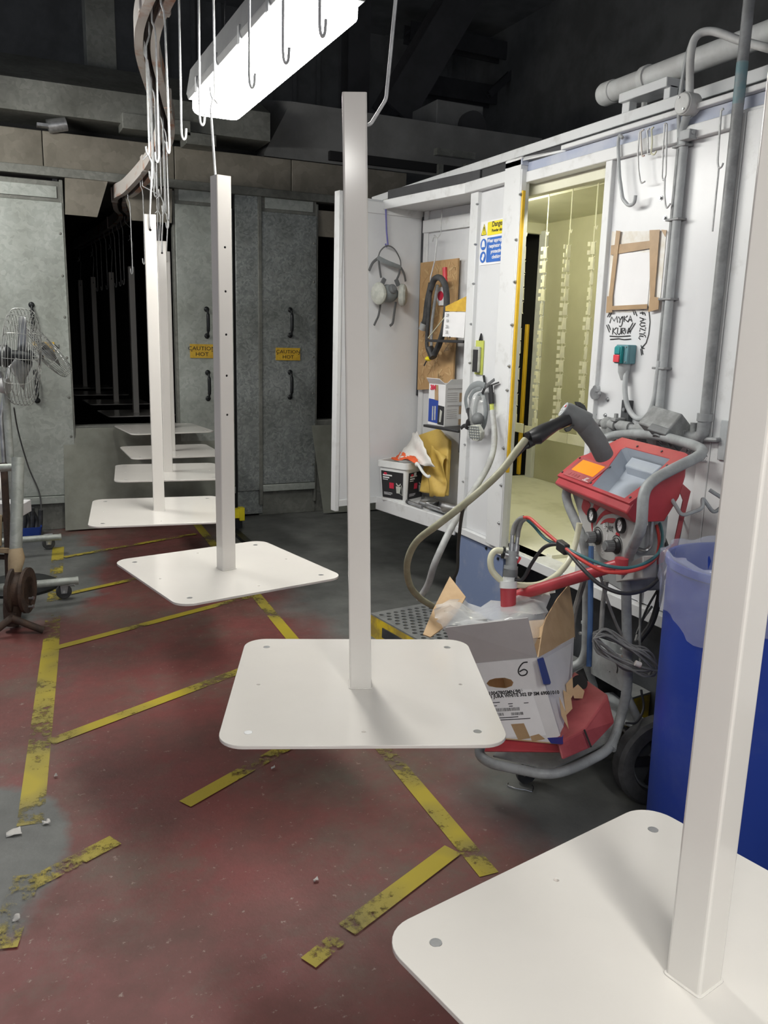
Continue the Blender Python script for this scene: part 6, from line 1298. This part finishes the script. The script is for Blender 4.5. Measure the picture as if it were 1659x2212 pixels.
# ================================================================== LEFT SIDE: FAN, PIPE RACK, TROLLEYS
def wire_fan(c, ax, r, dp, label, nm, wires=36, blades=True):
    t = thing(nm, label, 'fan', c-Z*r); ax = ax.normalized(); ex = (Z-ax*Z.dot(ax)).normalized(); ey = ax.cross(ex); M = frame(c, ex, ey, ax)
    def rg(rad, h, rr, name='guard_ring'): G().tube([M @ V((rad*math.cos(a*.1745), rad*math.sin(a*.1745), h)) for a in range(36)], rr, 6, closed=True).obj(name, 'wire_guard', t)
    prof_ = cat_rom([V((q, 0, h)) for q, h in ((r*.2, -dp*1.02), (r*.55, -dp*.97), (r*.86, -dp*.80), (r*.98, -dp*.50), (r*1.0, 0), (r*.98, dp*.50), (r*.86, dp*.80), (r*.55, dp*.97), (r*.2, dp*1.02))], 5)
    for q in prof_[::2]: rg(q.x, q.z, .0014)
    wires = 12
    g = None
    for k in range(wires):
        a = 2*math.pi*k/wires; d = (math.cos(a), math.sin(a))
        if g is None:
            g = G().tube(cat_rom([M @ V((q*1, 0, h)) for q, h in ((r*.16, -dp*1.02), (r*.55, -dp*.96), (r*.88, -dp*.76), (r*1.0, -dp*.45), (r*1.0, dp*.45), (r*.88, dp*.76), (r*.55, dp*.96), (r*.16, dp*1.02))], 3), .0017, 5).obj('guard_wire', 'wire_guard', t, at=c); src = g
        else:
            o = src.copy(); COL.objects.link(o); o.parent = t; o.location = src.location
            o.rotation_mode = 'QUATERNION'; o.rotation_quaternion = Matrix.Rotation(a, 3, ax).to_quaternion()
    G().lathe([(0, dp*1.05), (r*.14, dp*1.04), (r*.15, dp*.98), (0, dp*.98)], 20, M).obj('badge', 'steel', t)
    G().lathe([(0, -dp*1.7), (r*.2, -dp*1.65), (r*.24, -dp*.9), (r*.14, -dp*.6), (r*.14, dp*.5), (0, dp*.55)], 20, M).obj('motor', 'cast_black', t)
    for k in range(3):
        a0 = 2*math.pi*k/3; pts = []
        for j in range(6):
            rad = r*(.14+.72*j/5)
            for i in range(5): a = a0+(i-2)*.22*(1-.2*j/5); pts.append(M @ V((rad*math.cos(a), rad*math.sin(a), (i-2)*dp*.16)))
        G().grid(pts, 5, 6).obj('blade', 'steel', t).modifiers.new('thick', 'SOLIDIFY').thickness = .002
    return t
ca = P(48, 772, d=4.6); t = wire_fan(ca, V((.975, -.16, -.06)), .262, .088, 'large wire caged pedestal fan seen almost edge on', 'pedestal_fan', 64)
cb2 = P(94, 752, d=5.45); wire_fan(cb2, V((.74, -.12, .66)), .225, .055, 'smaller tilted wire caged fan behind the large one', 'tilted_fan', 30)
pb = P(8, 1390, d=4.62); pb = V((pb.x, pb.y, 0)); pt = P(12, 840, d=4.62)
G().cyl((pt.x, pt.y, 0), (pt.x, pt.y, pt.z+.02), .020, 16).obj('stand_pole', 'galv', t); G().cyl((pt.x-.02, pt.y-.03, pt.z+.02), (pt.x+.015, pt.y-.045, pt.z+.02), .042, 20).obj('pivot_disc', 'pipe_white', t)
G().lathe([(.22, 0), (.22, .015), (.19, .03), (.03, .05), (.0, .05)], 28, Matrix.Translation((pt.x, pt.y, 0))).obj('base', 'cast_black', t)
tb([pt, pt+V((-.03, 0, .10)), ca-V((.13, -.03, -.02))], .012, 10).obj('yoke', 'steel', t)
# second fan hangs on the same post via an arm; cable
tb([cb2-Z*.0+V((-.10, .02, -.06)), P(20, 790, d=5.40), P(2, 900, d=5.35), V((P(2, 900, d=5.35).x, P(2, 900, d=5.35).y, 0))], .014, 10).obj('stand_pole', 'steel', bpy.data.objects['tilted_fan'])
hose([(30, 880, 5.6), (40, 935, 5.8), (62, 1010, 6.0), (85, 1065, 6.1), (90, 1120, 6.1), (89, 1150, 6.1)], .005, 'cable_fan', 'thin dark cable hanging down in front of the oven door', 'cable', n=8)
# pipe rack with rusty cast wheel
rk = P(38, 1230, d=4.15); t = thing('pipe_stand', 'steel pipe stand with rusty cast iron hub and foot at the left edge', 'stand', P(30, 1372, z=0))
def lp_(u, v, d=4.15): return P(u, v, d=d)
G().cyl(lp_(39, 988), lp_(34, 1200), .030, 18).obj('post_pipe', 'galv', t); G().cyl(lp_(-30, 1012), lp_(38, 1009), .020, 14).obj('cross_pipe', 'galv', t)
G().tube([lp_(34, 1185), lp_(36, 1205), lp_(33, 1225), lp_(32, 1240)], [.032, .040, .034, .030], 14).obj('rusty_sleeve', 'wood_raw', t)
g = G(); c = lp_(45, 1275); M = frame(c, Z, V((-.35, .94, 0)), None)
M = frame(c, Z, (V((.9, -.35, 0))).cross(Z) * -1)
G().lathe([(.07, -.04), (.115, -.04), (.115, -.025), (.085, -.02), (.085, .02), (.115, .025), (.115, .04), (.07, .04), (.03, .02), (.03, -.02), (.07, -.04)], 28, M).obj('cast_hub', 'rust', t)
for a in range(6): q = M @ V((.06*math.cos(a*1.05), .06*math.sin(a*1.05), .03)); G().cyl(q, q+(M.to_3x3() @ V((0, 0, .03))), .011, 8).obj('hub_bolt', 'rust', t)
G().tube([lp_(32, 1235), lp_(30, 1275), lp_(27, 1320), lp_(25, 1352)], [.035, .05, .045, .035], 12).obj('cast_stem', 'rust', t)
G().hexa([lp_(18, 1322, 4.12), lp_(36, 1322, 4.1), lp_(18, 1322, 4.2), lp_(36, 1322, 4.2), lp_(18, 1345, 4.1), lp_(34, 1348, 4.1), lp_(18, 1345, 4.2), lp_(34, 1348, 4.2)]).obj('clamp_block', 'rust', t, bevel=.004)
f0 = P(28, 1372, z=.0)
for dx, dy in ((.14, -.02), (-.12, -.03), (.02, .13)): tb(fillet([f0+V((0, 0, .09)), f0+V((dx*.5, dy*.5, .05)), f0+V((dx, dy, .014))], .05), [.022]+[.020]*7 if False else .018, 10).obj('foot', 'rust', t)
for v in (1293, 1311): G().cyl(lp_(55, v), lp_(72, v-1), .006, 8).cyl(lp_(70, v-1), lp_(73, v-1), .010, 8).obj('set_screw', 'steel', t)
tb([lp_(8, 1000, 4.3), lp_(16, 1150, 4.3), lp_(22, 1335, 4.3)], .018, 10).obj('old_post', 'rust', t)
# trolleys
def trolley(u0, v0, u1, v1, cu, cv, label):
    e = P(u1, v1, z=.125); s = P(u0, v0, z=.125); t = thing('low_trolley', label, 'trolley', V((e.x, e.y, 0)))
    G().cyl(s, e, .021, 16).cyl(e, e+(e-s).normalized()*.012, .023, 16).obj('rail_tube', 'galv', t)
    c = P(cu, cv, z=.045); wv = (e-s).normalized()
    G().lathe([(.012, -.012), (.038, -.012), (.042, -.008), (.042, .008), (.038, .012), (.012, .012)], 20, frame(c, Z, Z.cross(wv).cross(Z) if False else wv)).obj('caster_wheel', 'rubber', t)
    M = frame(c, Z, wv); G().cyl(M @ V((0, 0, -.018)), M @ V((0, 0, .018)), .008, 10).obj('caster_axle', 'chrome', t)
    for s_ in (-1, 1): G().slab([M @ V(q) for q in ((-.01, -.015, s_*.016), (-.01, .015, s_*.016), (.062, .03, s_*.016), (.062, -.02, s_*.016))], .003).obj('caster_fork', 'steel', t)
    G().box(-.03, .03, -.025, .025, .085, .104, Matrix.Translation(V((c.x, c.y, 0)))).obj('caster_plate', 'steel', t); tb([M @ V((.035, .02, 0)), M @ V((.03, .06, 0))], .008, 8).obj('brake_pedal', 'steel', t)
trolley(-60, 1275, 164, 1254, 138, 1277, 'nearer low steel tube trolley rail with swivel caster on the grey floor')
trolley(-40, 1172, 128, 1160, 105, 1173, 'farther low steel tube trolley rail with caster near the blue crate')
# crate, white box, timber
t = thing('blue_crate', 'small blue open plastic crate with dark parts in front of the oven', 'crate', P(68, 1160, y=6.30))
a, b = P(40, 1160, y=6.30), P(91, 1138, y=6.30); zc0 = a.z
loft([(rrect(a.x+.02, b.x-.01, 6.30, 6.48, .02, 3), zc0), (rrect(a.x, b.x, 6.29, 6.5, .025, 3), b.z), (rrect(a.x+.008, b.x-.008, 6.298, 6.492, .022, 3), b.z), (rrect(a.x+.02, b.x-.02, 6.31, 6.47, .02, 3), zc0+.015)], Matrix.Identity(4), 'crate_body', 'card_blue', t)
for k, (u, hh2) in enumerate(((50, .14), (60, .13), (68, .15), (78, .12), (86, .13))):
    q = P(u, 1150, y=6.38); G().tube(cat_rom([(q.x, 6.38, zc0+.02), (q.x+.01, 6.38+.02*(k % 2), zc0+.09), (q.x+.015*(-1)**k, 6.38, zc0+.04+hh2)], 4), [.016]*9, 8).obj('machine_part', 'steel_dark', t)
a, b = P(-40, 1108, d=4.4), P(50, 1084, d=4.4); G().box(0, .24, -.06, .06, 0, .065, frame(a+V((0, 0, -.0)), (b-a).xy.to_3d(), V((0, 0, 1)).cross((b-a).xy.to_3d()), (0, 0, 1))).obj('white_carton', 'card_white', label='long white carton lying on the rack behind the pipe stand', cat='box', bevel=.004)
G().hexa([P(-30, 1192, d=4.25), P(20, 1196, d=4.25), P(-30, 1190, d=4.5), P(20, 1192, d=4.5), P(-30, 1182, d=4.25), P(20, 1184, d=4.25), P(-30, 1180, d=4.5), P(20, 1182, d=4.5)]).obj('timber_batten', 'wood_raw', label='short pale timber batten on the rack at the left edge', cat='timber', bevel=.003)
G().hexa([P(-30, 1180, d=4.3), P(4, 1180, d=4.3), P(-30, 1180, d=4.5), P(4, 1180, d=4.5), P(-30, 1112, d=4.3), P(5, 1112, d=4.3), P(-30, 1112, d=4.5), P(5, 1112, d=4.5)]).obj('timber_block', 'wood_raw', label='upright pale timber block at the left edge under the white carton', cat='timber', bevel=.004)
rkf = thing('storage_rack', 'dark steel rack frame carrying timber at the left edge', 'rack', V((P(-25, 1250, d=4.4).x, P(-25, 1250, d=4.4).y, 0)))
for v in (1190, 1108): a, b = P(-40, v, d=4.4), P(18, v+2, d=4.4); G().cyl(a-Z*.03, b-Z*.03, .014, 8).obj('cross_bar', 'rust', rkf)
for u in (-28, 17): a = P(u, 1100, d=4.45); G().cyl((a.x, a.y, 0), (a.x, a.y, a.z+.02), .015, 8).obj('rack_leg', 'rust', rkf)
crumple('white_rag', 'cloth_white', [P(-20, 1075, d=4.42), P(8, 1080, d=4.38), P(6, 1010, d=4.42), P(-20, 1005, d=4.45)], 'crumpled pale rag bundle hanging at the left edge', 'rag', 7, .02, 31)
# yellow floor bracket by the oven and floor litter
q = P(512, 1104, d=6.3); G().box(-.05, .04, -.03, .03, -.05, .02, Matrix.Translation(q)).box(.01, .05, -.04, .02, -.07, .03, Matrix.Translation(q)).obj('guide_bracket', 'sign_yellow', label='small bright yellow bracket at the foot of the oven', cat='bracket', bevel=.004)
G().slab([V((q.x-.06, q.y-.6, .03)), V((q.x-.01, q.y-.6, .03)), V((q.x-.0, q.y+.1, .03)), V((q.x-.05, q.y+.1, .03))], .028).obj('floor_channel', 'cast_black', label='dark steel channel on the floor below the yellow bracket', cat='channel')
bx(q.x-.045, q.x+.035, q.y-.02, q.y+.02, .03, q.z-.06).obj('bracket_post', 'cast_black', label='short black post carrying the yellow bracket', cat='post')
def litter(u, v, s, label, sd, m='debris'):
    q = P(u, v, z=.004); r_ = random.Random(sd); crumple('paper_scrap', m, [q+V((-s, -s*.5, 0)), q+V((s, -s*.6, .004)), q+V((s*.8, s*.6, .01)), q+V((-s*.9, s*.5, .004))], label, 'scrap', 4, .003, sd)
litter(30, 1800, .022, 'grey crumpled scrap on the bare patch at the left', 41); litter(35, 1985, .010, 'small white paper scrap at the end of the worn yellow line', 42); litter(120, 1677, .005, 'tiny white fleck beside the long left yellow line', 43); litter(682, 1902, .007, 'small pale paint flake on the red floor in the middle', 44); litter(583, 1438, .008, 'small pale flake left of the middle stand plate', 45); litter(100, 1778, .012, 'flat grey flake where the left yellow line fades', 46); litter(590, 1660, .007, 'pale flake below the middle stand plate', 47)
cl = [P(u, v, z=.006) for u, v in ((1098, 1692), (1094, 1696), (1110, 1702), (1140, 1707), (1150, 1711), (1153, 1700), (1149, 1696))]
tb(fillet(cl, .01), .0022, 6).obj('dropped_hook', 'chrome', label='small bent wire hook lying on the floor by the cart caster', cat='hook')
